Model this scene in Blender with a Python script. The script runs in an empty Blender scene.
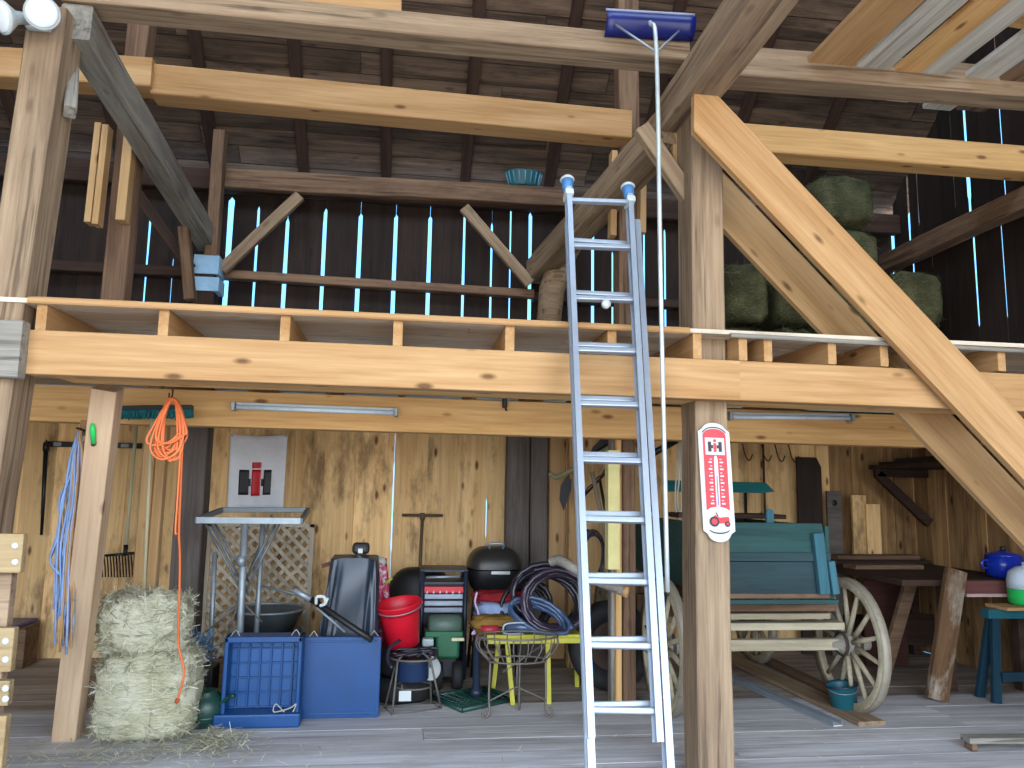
import bpy, math, random
from mathutils import Vector, Matrix, noise
rnd = random.Random(7)
C = bpy.context.scene.collection
PI = math.pi
V = Vector

# ------------------------------------------------------------------ camera
F = 770.0
YAW, PITCH, ROLL = math.radians(7.5), math.atan(104 / 770.0), math.radians(1.0)
EYE = V((0, 0, 1.6))
_f0 = V((math.sin(YAW), math.cos(YAW), 0))
_r0 = V((math.cos(YAW), -math.sin(YAW), 0))
FWD = _f0 * math.cos(PITCH) + V((0, 0, 1)) * math.sin(PITCH)
_u0 = _r0.cross(FWD)
RGT = _r0 * math.cos(ROLL) + _u0 * math.sin(ROLL)
UPV = _u0 * math.cos(ROLL) - _r0 * math.sin(ROLL)


def W(px, py, Y=None, X=None, Z=None):
    """the world point seen at a pixel, on a plane of known depth, side or height"""
    d = FWD + RGT * ((px - 512) / F) + UPV * ((384 - py) / F)
    if Y is not None:
        t = (Y - EYE.y) / d.y
    elif X is not None:
        t = (X - EYE.x) / d.x
    else:
        t = (Z - EYE.z) / d.z
    return EYE + d * t


def G(px, py):
    return W(px, py, Z=0.0)


cam = bpy.data.cameras.new('camera')
cam.sensor_width = 36
cam.lens = 36 * F / 1024
cam.clip_start = 0.05
camo = bpy.data.objects.new('camera', cam)
C.objects.link(camo)
camo.matrix_world = Matrix(((RGT.x, UPV.x, -FWD.x, EYE.x), (RGT.y, UPV.y, -FWD.y, EYE.y), (RGT.z, UPV.z, -FWD.z, EYE.z), (0, 0, 0, 1)))
bpy.context.scene.camera = camo


# ------------------------------------------------------------------ materials
def lin(c):
    out = []
    for v in c[:3]:
        v = v / 255.0
        out.append(v / 12.92 if v <= 0.04045 else ((v + 0.055) / 1.055) ** 2.4)
    return (*out, 1.0)


class NT:
    def __init__(s, name):
        s.m = bpy.data.materials.new(name)
        s.m.use_nodes = True
        s.t = s.m.node_tree
        s.b = s.t.nodes['Principled BSDF']

    def n(s, typ, ins=None, **kw):
        nd = s.t.nodes.new(typ)
        for k, v in kw.items():
            setattr(nd, k, v)
        for k, v in (ins or {}).items():
            if isinstance(v, bpy.types.NodeSocket):
                s.t.links.new(v, nd.inputs[k])
            else:
                nd.inputs[k].default_value = v
        return nd

    def link(s, a, b):
        s.t.links.new(a, b)

    def ramp(s, fac, stops):
        nd = s.n('ShaderNodeValToRGB', {'Fac': fac})
        e = nd.color_ramp.elements
        while len(e) < len(stops):
            e.new(0.5)
        for i, (p, c) in enumerate(stops):
            e[i].position = p
            e[i].color = c if isinstance(c, tuple) else (c, c, c, 1)
        return nd.outputs['Color']

    def mix(s, fac, a, b, mode='MIX'):
        nd = s.n('ShaderNodeMix', data_type='RGBA', blend_type=mode)
        for i, v in ((0, fac), (6, a), (7, b)):
            if isinstance(v, bpy.types.NodeSocket):
                s.t.links.new(v, nd.inputs[i])
            else:
                nd.inputs[i].default_value = v
        return nd.outputs[2]

    def math(s, op, a, b=0.0, c=0.0):
        nd = s.n('ShaderNodeMath', operation=op)
        for i, v in enumerate((a, b, c)):
            if isinstance(v, bpy.types.NodeSocket):
                s.t.links.new(v, nd.inputs[i])
            else:
                nd.inputs[i].default_value = v
        return nd.outputs[0]

    def coords(s, shift=True):
        tc = s.n('ShaderNodeTexCoord')
        if not shift:
            return tc.outputs['Object']
        oi = s.n('ShaderNodeObjectInfo')
        mul = s.n('ShaderNodeVectorMath', {0: oi.outputs['Random'], 1: (37.0, 17.0, 23.0)}, operation='MULTIPLY')
        add = s.n('ShaderNodeVectorMath', {0: tc.outputs['Object'], 1: mul.outputs[0]}, operation='ADD')
        return add.outputs[0]


MATS = {}


def wood(name, light, dark, axis=0, knots=0.5, stain=0.0, stain_col=(45, 35, 30), rough=0.82, scale=1.0, streak=0.6, bump=0.25, tint=None, crack=0.0):
    """sawn or hewn timber: grain runs along one object axis"""
    t = NT(name)
    co = t.coords()
    tone = t.n('ShaderNodeAttribute', attribute_name='tone').outputs['Fac']
    off = t.n('ShaderNodeVectorMath', {0: tone, 1: (9.0, 61.0, 43.0)}, operation='MULTIPLY').outputs[0]
    co = t.n('ShaderNodeVectorMath', {0: co, 1: off}, operation='ADD').outputs[0]

    def mp(al, ac):
        sc = [ac * scale] * 3
        sc[axis] = al * scale
        return t.n('ShaderNodeMapping', {'Vector': co, 'Scale': sc}).outputs[0]
    g1 = t.n('ShaderNodeTexNoise', {'Vector': mp(0.7, 9), 'Scale': 1.0, 'Detail': 5.0, 'Roughness': 0.6, 'Distortion': 0.6}).outputs[0]
    g2 = t.n('ShaderNodeTexNoise', {'Vector': mp(2.0, 60), 'Scale': 1.0, 'Detail': 3.0, 'Roughness': 0.6}).outputs[0]
    fac = t.mix(0.35, g1, g2)
    lo, hi = 0.5 - 0.22 / max(streak, 0.05) * 0.6, 0.5 + 0.22 / max(streak, 0.05) * 0.6
    col = t.ramp(fac, [(max(lo, 0.0), lin(dark)), (min(hi, 1.0), lin(light))])
    big = t.n('ShaderNodeTexNoise', {'Vector': mp(0.5, 1.6), 'Scale': 1.0, 'Detail': 2.0}).outputs[0]
    if tint:
        col = t.mix(t.ramp(big, [(0.42, 0.0), (0.62, 1.0)]), col, lin(tint))
        col = t.mix(0.25, col, t.ramp(fac, [(0.3, lin(dark)), (0.7, lin(light))]))
    if crack > 0:
        cn = t.n('ShaderNodeTexNoise', {'Vector': mp(0.9, 26), 'Scale': 1.0, 'Detail': 4.0, 'Roughness': 0.55}).outputs[0]
        cf = t.math('MULTIPLY', t.ramp(cn, [(0.57, 0.0), (0.66, 1.0)]), crack)
        col = t.mix(cf, col, lin([dark[0] * 0.55, dark[1] * 0.52, dark[2] * 0.5]))
    if knots > 0:
        vo = t.n('ShaderNodeTexVoronoi', {'Vector': mp(2.6, 7.0), 'Scale': 1.0, 'Randomness': 1.0}).outputs['Distance']
        kn = t.ramp(vo, [(0.07, 1.0), (0.16, 0.0)])
        kn = t.math('MULTIPLY', kn, knots)
        col = t.mix(kn, col, lin([dark[0] * 0.5, dark[1] * 0.4, dark[2] * 0.35]))
    if stain > 0:
        sn = t.n('ShaderNodeTexNoise', {'Vector': mp(1.3, 4.0), 'Scale': 1.0, 'Detail': 6.0, 'Roughness': 0.7}).outputs[0]
        sf = t.math('MULTIPLY', t.ramp(sn, [(0.5, 0.0), (0.66, 1.0)]), stain)
        col = t.mix(sf, col, lin(stain_col))
    tf = t.math('ADD', tone, 1.0)
    cmb = t.n('ShaderNodeCombineColor', {0: tf, 1: tf, 2: tf}).outputs[0]
    col = t.mix(1.0, col, cmb, 'MULTIPLY')
    t.link(col, t.b.inputs['Base Color'])
    t.b.inputs['Roughness'].default_value = rough
    t.b.inputs['Specular IOR Level'].default_value = 0.25
    if bump:
        bp = t.n('ShaderNodeBump', {'Height': fac, 'Strength': bump, 'Distance': 0.01})
        t.link(bp.outputs[0], t.b.inputs['Normal'])
    MATS[name] = t.m
    return t.m


def paint(name, col, rough=0.5, metal=0.0, wear=0.0, wear_col=(90, 80, 70), wscale=6.0, var=0.12, spec=0.5, bump=0.0, coat=0.0):
    """plain painted, plastic or metal surface with a little unevenness and optional worn patches"""
    t = NT(name)
    co = t.coords()
    n1 = t.n('ShaderNodeTexNoise', {'Vector': co, 'Scale': wscale, 'Detail': 5.0, 'Roughness': 0.65}).outputs[0]
    c = lin(col)
    d = tuple(v * (1 - var * 1.6) for v in c[:3]) + (1,)
    l = tuple(min(1, v * (1 + var)) for v in c[:3]) + (1,)
    colr = t.ramp(n1, [(0.3, d), (0.7, l)])
    if wear > 0:
        n2 = t.n('ShaderNodeTexNoise', {'Vector': co, 'Scale': wscale * 2.3, 'Detail': 8.0, 'Roughness': 0.75}).outputs[0]
        wf = t.ramp(n2, [(0.66 - 0.25 * wear, 0.0), (0.74 - 0.25 * wear, 1.0)])
        colr = t.mix(wf, colr, lin(wear_col))
    t.link(colr, t.b.inputs['Base Color'])
    t.b.inputs['Roughness'].default_value = rough
    t.b.inputs['Metallic'].default_value = metal
    t.b.inputs['Specular IOR Level'].default_value = spec
    t.b.inputs['Coat Weight'].default_value = coat
    if bump:
        bp = t.n('ShaderNodeBump', {'Height': n1, 'Strength': bump, 'Distance': 0.01})
        t.link(bp.outputs[0], t.b.inputs['Normal'])
    MATS[name] = t.m
    return t.m


def straw(name, a, b, c):
    t = NT(name)
    co = t.coords()
    tone = t.n('ShaderNodeAttribute', attribute_name='tone').outputs['Fac']
    n1 = t.n('ShaderNodeTexNoise', {'Vector': t.n('ShaderNodeMapping', {'Vector': co, 'Scale': (14, 40, 70)}).outputs[0], 'Scale': 1.0, 'Detail': 6.0, 'Roughness': 0.7, 'Distortion': 2.0}).outputs[0]
    n2 = t.n('ShaderNodeTexNoise', {'Vector': co, 'Scale': 5.0, 'Detail': 3.0}).outputs[0]
    f = t.math('ADD', t.mix(0.4, n1, n2), t.math('MULTIPLY', tone, 0.5))
    col = t.ramp(f, [(0.34, lin(a)), (0.5, lin(b)), (0.66, lin(c))])
    t.link(col, t.b.inputs['Base Color'])
    t.b.inputs['Roughness'].default_value = 0.9
    t.b.inputs['Specular IOR Level'].default_value = 0.15
    bp = t.n('ShaderNodeBump', {'Height': n1, 'Strength': 0.9, 'Distance': 0.02})
    t.link(bp.outputs[0], t.b.inputs['Normal'])
    MATS[name] = t.m
    return t.m


M_NEW = wood('new_pine', (193, 156, 111), (158, 116, 71), 0, knots=0.8, streak=0.8, bump=0.1, crack=0.12)
M_NEWZ = wood('new_pine_upright', (195, 162, 118), (161, 124, 81), 0, knots=0.8, streak=0.75, bump=0.1, crack=0.15)
M_ORANGE = wood('amber_pine', (226, 184, 124), (188, 140, 86), 0, knots=0.8, streak=0.75, bump=0.1, crack=0.12)
M_OLD = wood('weathered_grey_timber', (172, 149, 121), (108, 87, 69), 0, knots=0.35, stain=0.25, stain_col=(84, 70, 60), streak=0.7, bump=0.6, crack=0.6)
M_OLDB = wood('old_brown_timber', (140, 112, 88), (84, 62, 48), 0, knots=0.3, stain=0.4, stain_col=(52, 38, 30), streak=0.7, bump=0.6, crack=0.6)
M_OLDG = wood('dusty_grey_timber', (160, 156, 146), (98, 92, 84), 0, knots=0.3, stain=0.3, stain_col=(70, 64, 58), streak=0.7, bump=0.6, crack=0.6)
M_DARK = wood('dark_brown_timber', (74, 54, 44), (38, 27, 22), 0, knots=0.3, stain=0.3, stain_col=(24, 17, 14), streak=0.7, bump=0.4)
M_ROOF = wood('old_roof_board', (114, 94, 78), (40, 32, 27), 0, knots=0.5, stain=0.6, stain_col=(40, 30, 26), streak=0.8, bump=0.3)
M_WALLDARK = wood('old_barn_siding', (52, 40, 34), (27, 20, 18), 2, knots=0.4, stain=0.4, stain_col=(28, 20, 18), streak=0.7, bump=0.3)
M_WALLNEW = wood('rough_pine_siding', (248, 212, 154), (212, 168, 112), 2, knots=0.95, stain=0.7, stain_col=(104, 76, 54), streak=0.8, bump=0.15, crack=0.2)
M_OLDSHADE = wood('shaded_old_siding', (184, 146, 98), (116, 86, 56), 2, knots=0.9, stain=0.6, stain_col=(70, 50, 38), streak=0.8, bump=0.2, crack=0.3)  # old stained boards, with the workbench corner's shade put into their colour
M_PALEB = wood('pale_grey_board', (212, 208, 196), (160, 156, 144), 0, knots=0.3, stain=0.2, streak=0.8, bump=0.3, crack=0.4)
M_NEWP = wood('pinkish_pine', (214, 187, 156), (180, 148, 117), 0, knots=0.8, streak=0.7, bump=0.1, crack=0.15)
M_BAY = wood('shaded_brown_floor_board', (172, 160, 148), (118, 106, 96), 0, knots=0.2, stain=0.6, stain_col=(92, 80, 68), streak=0.9, bump=0.3, scale=0.8, crack=0.3)  # floor planks coloured darker, standing in for the shade under the loft
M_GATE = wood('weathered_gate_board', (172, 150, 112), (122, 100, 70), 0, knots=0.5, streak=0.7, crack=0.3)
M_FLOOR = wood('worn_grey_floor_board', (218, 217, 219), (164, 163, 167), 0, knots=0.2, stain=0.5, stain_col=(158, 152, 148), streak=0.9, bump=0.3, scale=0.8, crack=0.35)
M_LOFT = wood('loft_floor_board', (232, 220, 200), (190, 174, 152), 0, knots=0.4, stain=0.3, stain_col=(70, 56, 44), streak=0.7, bump=0.3)
M_GREYWALL = wood('grey_plank', (118, 110, 104), (72, 64, 60), 0, knots=0.3, stain=0.3, stain_col=(48, 42, 40), streak=0.7, bump=0.3)
M_TEALWOOD = wood('faded_teal_paint_on_wood', (50, 88, 86), (28, 54, 54), 0, knots=0.1, stain=0.3, stain_col=(58, 66, 62), streak=0.6, bump=0.25, rough=0.7)
M_WAGWOOD = wood('pale_worn_wagon_wood', (188, 178, 152), (132, 122, 100), 0, knots=0.1, stain=0.3, stain_col=(92, 82, 66), streak=0.7, bump=0.3)
M_PEEL = wood('plank_with_peeling_paint', (118, 88, 60), (64, 46, 32), 0, knots=0.2, stain=0.75, stain_col=(168, 160, 146), streak=0.7, bump=0.5, scale=1.6)

M_ALU = paint('aluminium', (156, 165, 176), 0.42, 0.55, var=0.06, spec=0.5)
M_STEEL = paint('galvanised_steel', (150, 160, 166), 0.5, 0.5, var=0.15)
M_WIRE = paint('dull_wire', (108, 102, 96), 0.6, 0.3, var=0.15)
M_IRON = paint('rusty_iron', (70, 54, 46), 0.8, 0.2, wear=0.4, wear_col=(104, 64, 42))
M_BLACK = paint('black_plastic', (26, 27, 29), 0.5, var=0.2)
M_BLACKM = paint('black_metal', (30, 30, 32), 0.4, 0.3, var=0.15)
M_BLUE = paint('blue_plastic', (2, 64, 120), 0.4, var=0.12, spec=0.5, wscale=3)
M_BLUED = paint('deep_blue_plastic', (14, 28, 106), 0.35, var=0.15)
M_NAVY = paint('navy_enamel', (32, 44, 62), 0.45, 0.1, var=0.15)
M_RED = paint('red_plastic', (206, 22, 44), 0.45, var=0.08)
M_REDP = paint('red_print', (206, 30, 46), 0.4, var=0.03)
M_WHITE = paint('white_enamel', (190, 197, 197), 0.35, var=0.03)
M_CLOTH = paint('white_cloth', (232, 235, 240), 0.9, var=0.06, spec=0.1)
M_INK = paint('black_print', (22, 24, 28), 0.5, var=0.05)
M_GREEN = paint('green_paint', (24, 92, 58), 0.45, 0.1, var=0.15, wear=0.1)
M_GREEND = paint('dark_green_plastic', (22, 62, 54), 0.4, var=0.15)
M_GREENB = paint('bright_green_plastic', (40, 196, 96), 0.4, var=0.08)
M_TEAL = paint('teal_bristle', (16, 104, 108), 0.8, var=0.25, wscale=40)
M_TEALP = paint('teal_plastic', (28, 92, 104), 0.4, var=0.12)
M_YELLOW = paint('yellow_paint', (186, 180, 62), 0.55, var=0.1, wear=0.15, wear_col=(120, 110, 60))
M_ORANGEC = paint('orange_cord', (226, 116, 60), 0.55, var=0.08)
M_TWINE = paint('blue_twine', (140, 170, 216), 0.7, var=0.2)
M_TWINEV = paint('violet_twine', (172, 180, 218), 0.7, var=0.2)
M_TWINEO = paint('faded_orange_twine', (190, 150, 96), 0.8, var=0.2)
M_ROPE = paint('pale_rope', (176, 176, 160), 0.85, var=0.15)
M_TARP = paint('charcoal_tarp', (40, 52, 66), 0.36, var=0.12, bump=0.2, wscale=3)
M_HOSE = paint('dark_rubber_hose', (38, 34, 46), 0.32, var=0.2)
M_HOSEV = paint('purple_hose', (56, 46, 62), 0.3, var=0.2)
M_PINK = paint('pink_plastic', (206, 64, 108), 0.5)
M_TYRE = paint('black_rubber', (28, 28, 30), 0.75, var=0.2)
M_BROWNC = paint('brown_cloth', (122, 94, 48), 0.9, var=0.2, spec=0.1)
M_REDC = paint('maroon_cloth', (128, 34, 40), 0.9, var=0.2, spec=0.1)
M_BLUEC = paint('grey_blue_cloth', (122, 138, 168), 0.9, var=0.25, spec=0.1)
M_GRILL = paint('dark_grill_enamel', (46, 44, 42), 0.4, 0.2, var=0.1)
M_HAY = straw('hay', (160, 156, 124), (220, 216, 184), (248, 246, 226))
M_HAYD = straw('green_hay', (50, 51, 36), (84, 85, 60), (122, 121, 88))
M_LATT = wood('lattice_wood', (206, 196, 176), (150, 138, 118), 2, knots=0.0, streak=0.6, bump=0.1)


# ------------------------------------------------------------------ mesh builder
def frame_of(d, up=V((0, 0, 1))):
    x = V(d).normalized()
    u = V(up)
    if abs(x.dot(u)) > 0.98:
        u = V((0, 1, 0)) if abs(x.y) < 0.9 else V((1, 0, 0))
    y = u.cross(x).normalized()
    z = x.cross(y)
    return x, y, z


class MB:
    def __init__(s, tone=0.0):
        s.v, s.f, s.t, s.sm = [], [], [], []
        s.tone = tone

    def add(s, vs, fs, smooth=False, tone=None):
        b = len(s.v)
        s.v += [V(p) for p in vs]
        for f in fs:
            s.f.append([b + i for i in f])
            s.t.append(s.tone if tone is None else tone)
            s.sm.append(smooth)
        return s

    BOXF = [(0, 3, 2, 1), (4, 5, 6, 7), (0, 1, 5, 4), (1, 2, 6, 5), (2, 3, 7, 6), (3, 0, 4, 7)]

    def box(s, c, size, rz=0.0, tone=None, M=None):
        x, y, z = [k / 2 for k in size]
        R = M if M is not None else Matrix.Rotation(rz, 3, 'Z')
        pts = [(-x, -y, -z), (x, -y, -z), (x, y, -z), (-x, y, -z), (-x, -y, z), (x, -y, z), (x, y, z), (-x, y, z)]
        return s.add([V(c) + R @ V(p) for p in pts], s.BOXF, tone=tone)

    def bar(s, p0, p1, w, h, up=(0, 0, 1), tone=None):
        p0, p1 = V(p0), V(p1)
        x, y, z = frame_of(p1 - p0, up)
        M = Matrix((x, y, z)).transposed()
        return s.box((p0 + p1) / 2, ((p1 - p0).length, w, h), M=M, tone=tone)

    def tube(s, pts, r, n=8, closed=False, cap=True, tone=None):
        pts = [V(p) for p in pts]
        m = len(pts)
        rs = r if isinstance(r, (list, tuple)) else [r] * m
        ring = []
        prev = None
        vs, fs = [], []
        for i, p in enumerate(pts):
            if closed:
                t = (pts[(i + 1) % m] - pts[i - 1])
            else:
                t = pts[min(i + 1, m - 1)] - pts[max(i - 1, 0)]
            t = t.normalized() if t.length > 1e-9 else V((0, 0, 1))
            if prev is None:
                _, y, z = frame_of(t)
            else:
                y = prev - t * prev.dot(t)
                y = y.normalized() if y.length > 1e-6 else frame_of(t)[1]
                z = t.cross(y)
            prev = y
            for k in range(n):
                a = 2 * PI * k / n
                vs.append(p + (y * math.cos(a) + z * math.sin(a)) * rs[i])
        for i in range(m if closed else m - 1):
            j = (i + 1) % m
            for k in range(n):
                l = (k + 1) % n
                fs.append((i * n + k, i * n + l, j * n + l, j * n + k))
        if not closed and cap:
            fs.append(tuple(range(n - 1, -1, -1)))
            fs.append(tuple((m - 1) * n + k for k in range(n)))
        return s.add(vs, fs, smooth=True, tone=tone)

    def cyl(s, p0, p1, r, n=14, r2=None):
        return s.tube([p0, p1], [r, r if r2 is None else r2], n)

    def lathe(s, prof, c=(0, 0, 0), n=24, M=None, sx=1.0, sy=1.0):
        """prof: (radius, z); M turns local z to another axis"""
        vs, fs = [], []
        M = M or Matrix.Identity(3)
        for (r, z) in prof:
            for k in range(n):
                a = 2 * PI * k / n
                vs.append(V(c) + M @ V((r * math.cos(a) * sx, r * math.sin(a) * sy, z)))
        for i in range(len(prof) - 1):
            for k in range(n):
                l = (k + 1) % n
                fs.append((i * n + k, i * n + l, (i + 1) * n + l, (i + 1) * n + k))
        ring = abs(prof[0][0] - prof[-1][0]) < 0.0025 and prof[0][0] > 0.01
        if prof[0][0] > 1e-5 and not ring:
            fs.append(tuple(range(n - 1, -1, -1)))
        if prof[-1][0] > 1e-5 and not ring:
            fs.append(tuple((len(prof) - 1) * n + k for k in range(n)))
        return s.add(vs, fs, smooth=True)

    def prism(s, poly, thick, o=(0, 0, 0), ex=(1, 0, 0), ey=(0, 0, 1), tone=None):
        """a polygon in the plane (ex, ey) through o, extruded along ex x ey by thick"""
        ex, ey, o = V(ex), V(ey), V(o)
        ez = ex.cross(ey).normalized()
        n = len(poly)
        a = [o + ex * p[0] + ey * p[1] for p in poly]
        b = [q + ez * thick for q in a]
        fs = [tuple(range(n - 1, -1, -1)), tuple(range(n, 2 * n))]
        for i in range(n):
            j = (i + 1) % n
            fs.append((i, j, n + j, n + i))
        return s.add(a + b, fs, tone=tone)

    def grid(s, fn, nu, nv, smooth=True, closeu=False):
        vs = [fn(i / nu, j / nv) for i in range(nu + (0 if closeu else 1)) for j in range(nv + 1)]
        fs = []
        for i in range(nu):
            i2 = (i + 1) % nu if closeu else i + 1
            for j in range(nv):
                fs.append((i * (nv + 1) + j, i2 * (nv + 1) + j, i2 * (nv + 1) + j + 1, i * (nv + 1) + j + 1))
        return s.add(vs, fs, smooth=smooth)

    def blob(s, c, rad, seed=0.0, amp=0.15, freq=2.0, n=10, power=1.0):
        """a lumpy rounded solid; power < 1 squares it off"""
        def fn(u, v):
            a, b = 2 * PI * u, PI * (v - 0.5)
            sp = lambda q: math.copysign(abs(q) ** power, q)
            d = V((sp(math.cos(b)) * sp(math.cos(a)), sp(math.cos(b)) * sp(math.sin(a)), sp(math.sin(b))))
            k = 1 + amp * noise.noise(d * freq + V((seed, seed * 1.7, seed * 0.3)))
            return V(c) + V((d.x * rad[0], d.y * rad[1], d.z * rad[2])) * k
        return s.grid(fn, n * 2, n, closeu=True)

    def build(s, name, mat, parent=None, origin=(0, 0, 0), bevel=0.0, solid=0.0, sub=0):
        me = bpy.data.meshes.new(name)
        o_ = V(origin)
        me.from_pydata([tuple(p - o_) for p in s.v], [], s.f)
        me.materials.append(mat)
        me.polygons.foreach_set('use_smooth', s.sm)
        if any(abs(x) > 1e-6 for x in s.t):
            at = me.attributes.new('tone', 'FLOAT', 'FACE')
            at.data.foreach_set('value', s.t)
        me.validate()
        o = bpy.data.objects.new(name, me)
        C.objects.link(o)
        if parent is not None:
            o.parent = parent
        else:
            o.location = o_
        if solid:
            md = o.modifiers.new('solid', 'SOLIDIFY')
            md.thickness = solid
        if bevel:
            md = o.modifiers.new('edge', 'BEVEL')
            md.width = bevel
            md.segments = 2
            md.limit_method = 'ANGLE'
        if sub:
            md = o.modifiers.new('sub', 'SUBSURF')
            md.levels = md.render_levels = sub
        return o


def tag(o, label, cat=None, group=None, kind=None):
    o['label'] = label
    if cat:
        o['category'] = cat
    if group:
        o['group'] = group
    if kind:
        o['kind'] = kind
    return o


def thing(name, loc, label, cat, group=None, rz=0.0):
    o = bpy.data.objects.new(name, None)
    C.objects.link(o)
    o.location = loc
    o.rotation_euler = (0, 0, rz)
    o.empty_display_size = 0.1
    return tag(o, label, cat, group)


def copy_tree(o, parent=None):
    c = o.copy()
    C.objects.link(c)
    if parent is not None:
        c.parent = parent
    for ch in list(o.children):
        copy_tree(ch, c)
    return c


def timber(name, p0, p1, w, h, mat, up=(0, 0, 1), jit=0.0, cham=0.008, seg=None, parent=None, bow=0.0):
    """a squared timber from p0 to p1 (w across, h along up), its own grain direction, hewn unevenness jit"""
    p0, p1 = V(p0), V(p1)
    L = (p1 - p0).length
    x, y, z = frame_of(p1 - p0, up)
    n = seg or (max(2, int(L / 0.16)) if jit else 1)
    mb = MB()
    vs, fs = [], []
    sd = rnd.random() * 100
    for i in range(n + 1):
        X = L * i / n
        wj = w / 2 * (1 + (jit * 1.2 * noise.noise(V((X * 1.3, sd, 0))) if jit else 0))
        hj = h / 2 * (1 + (jit * 1.2 * noise.noise(V((X * 1.3, sd + 9, 0))) if jit else 0))
        oy = jit * w * noise.noise(V((X * 0.8, sd + 20, 3))) if jit else 0
        oz = (jit * h * noise.noise(V((X * 0.8, sd + 40, 7))) if jit else 0) + bow * math.sin(PI * i / n)
        c = min(cham, w * 0.3, h * 0.3)
        for (a, b) in ((-wj + c, -hj), (wj - c, -hj), (wj, -hj + c), (wj, hj - c), (wj - c, hj), (-wj + c, hj), (-wj, hj - c), (-wj, -hj + c)):
            ja = jit * 0.25 * w * noise.noise(V((X * 5, a * 30 + sd, b * 30))) if jit else 0
            jb = jit * 0.25 * h * noise.noise(V((X * 5, b * 30 + sd, a * 30 + 5))) if jit else 0
            vs.append((X, a + oy + ja, b + oz + jb))
    for i in range(n):
        for k in range(8):
            l = (k + 1) % 8
            fs.append((i * 8 + k, i * 8 + l, (i + 1) * 8 + l, (i + 1) * 8 + k))
    fs.append(tuple(range(7, -1, -1)))
    fs.append(tuple(n * 8 + k for k in range(8)))
    mb.add(vs, fs)
    # pydata faces wound outward
    o = mb.build(name, mat)
    o.matrix_world = Matrix(((x.x, y.x, z.x, p0.x), (x.y, y.y, z.y, p0.y), (x.z, y.z, z.z, p0.z), (0, 0, 0, 1)))
    if parent is not None:
        o.parent = parent
        o.matrix_parent_inverse = Matrix.Translation(parent.location).inverted()
    return o


def struct(o, label, cat, group=None):
    return tag(o, label, cat, group, 'structure')
# ------------------------------------------------------------------ the barn itself
YB, XR, XL, YF = 7.8, 5.35, -5.6, -1.5
ZLOFT = 2.50
SLOPE = 0.82


def wall_boards(name, axis, plane, a0, a1, z0, z1, gaps, bw, thick, mat, label, sgn=1):
    """upright boards with real open slots between them; gaps: (a, half width, z from, z to)"""
    edges = sorted(gaps)
    out = [(a0, 0.001, z0, z1)]
    for g in edges:
        while g[0] - out[-1][0] > bw * 1.45:
            out.append((out[-1][0] + bw * rnd.uniform(0.9, 1.1), 0.0012, z0, z1))
        out.append(g)
    while a1 - out[-1][0] > bw * 1.3:
        out.append((out[-1][0] + bw * rnd.uniform(0.9, 1.1), 0.0012, z0, z1))
    out.append((a1, 0.001, z0, z1))
    mb = MB()
    for L, R in zip(out[:-1], out[1:]):
        zs = sorted({z0, z1, *[q for g in (L, R) for q in (g[2], g[2] + 0.04, (g[2] + g[3]) / 2, g[3] - 0.04, g[3]) if z0 < q < z1]})
        tone = rnd.uniform(-0.3, 0.2)
        off = rnd.uniform(0, 0.028)

        def hw(g, z):
            if g[1] < 0.002:
                return -0.0015
            return g[1] * (0.85 + 0.25 * noise.noise(V((g[0] * 7, z * 6, 0)))) if g[2] + 0.02 < z < g[3] - 0.02 else 0.0015
        vs, fs = [], []
        for z in zs:
            l, r = L[0] + hw(L, z), R[0] - hw(R, z)
            for a, d in ((l, 0), (r, 0), (r, thick), (l, thick)):
                p = plane + sgn * (d + off)
                vs.append((a, p, z) if axis == 'Y' else (p, a, z))
        m = len(zs)
        for i in range(m - 1):
            for k in range(4):
                q = (k + 1) % 4
                fs.append((i * 4 + k, i * 4 + q, i * 4 + 4 + q, i * 4 + 4 + k))
        fs += [(3, 2, 1, 0), tuple((m - 1) * 4 + k for k in range(4))]
        mb.add(vs, fs, tone=tone)
    return struct(mb.build(name, mat), label, 'wall')


# floor of wide planks running across the view
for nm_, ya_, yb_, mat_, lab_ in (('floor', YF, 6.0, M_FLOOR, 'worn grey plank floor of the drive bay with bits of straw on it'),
                                  ('floor_bay', 6.0, YB + 0.05, M_BAY, 'brown plank floor under the loft, colour darkened for shade')):
    mb = MB()
    n_ = max(1, round((yb_ - ya_) / 0.265))
    ws = [rnd.uniform(0.85, 1.15) for _ in range(n_)]
    sc_ = (yb_ - ya_) / sum(ws)
    y = ya_
    for w_ in ws:
        bw = w_ * sc_
        x = XL
        while x < XR:
            L = min(rnd.uniform(2.4, 4.2), XR - x)
            mb.box((x + L / 2, y + bw / 2, -0.025 + rnd.uniform(-0.002, 0.0)), (L - 0.004, bw - 0.005, 0.05), tone=rnd.uniform(-0.12, 0.1))
            x += L
        y += bw
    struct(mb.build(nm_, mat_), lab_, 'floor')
sub = MB().box((-0.12, 2.65, -0.08), (11.0, 10.7, 0.05))
struct(sub.build('floor_slab', M_DARK), 'dark timber bed under the floor planks', 'floor')

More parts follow.
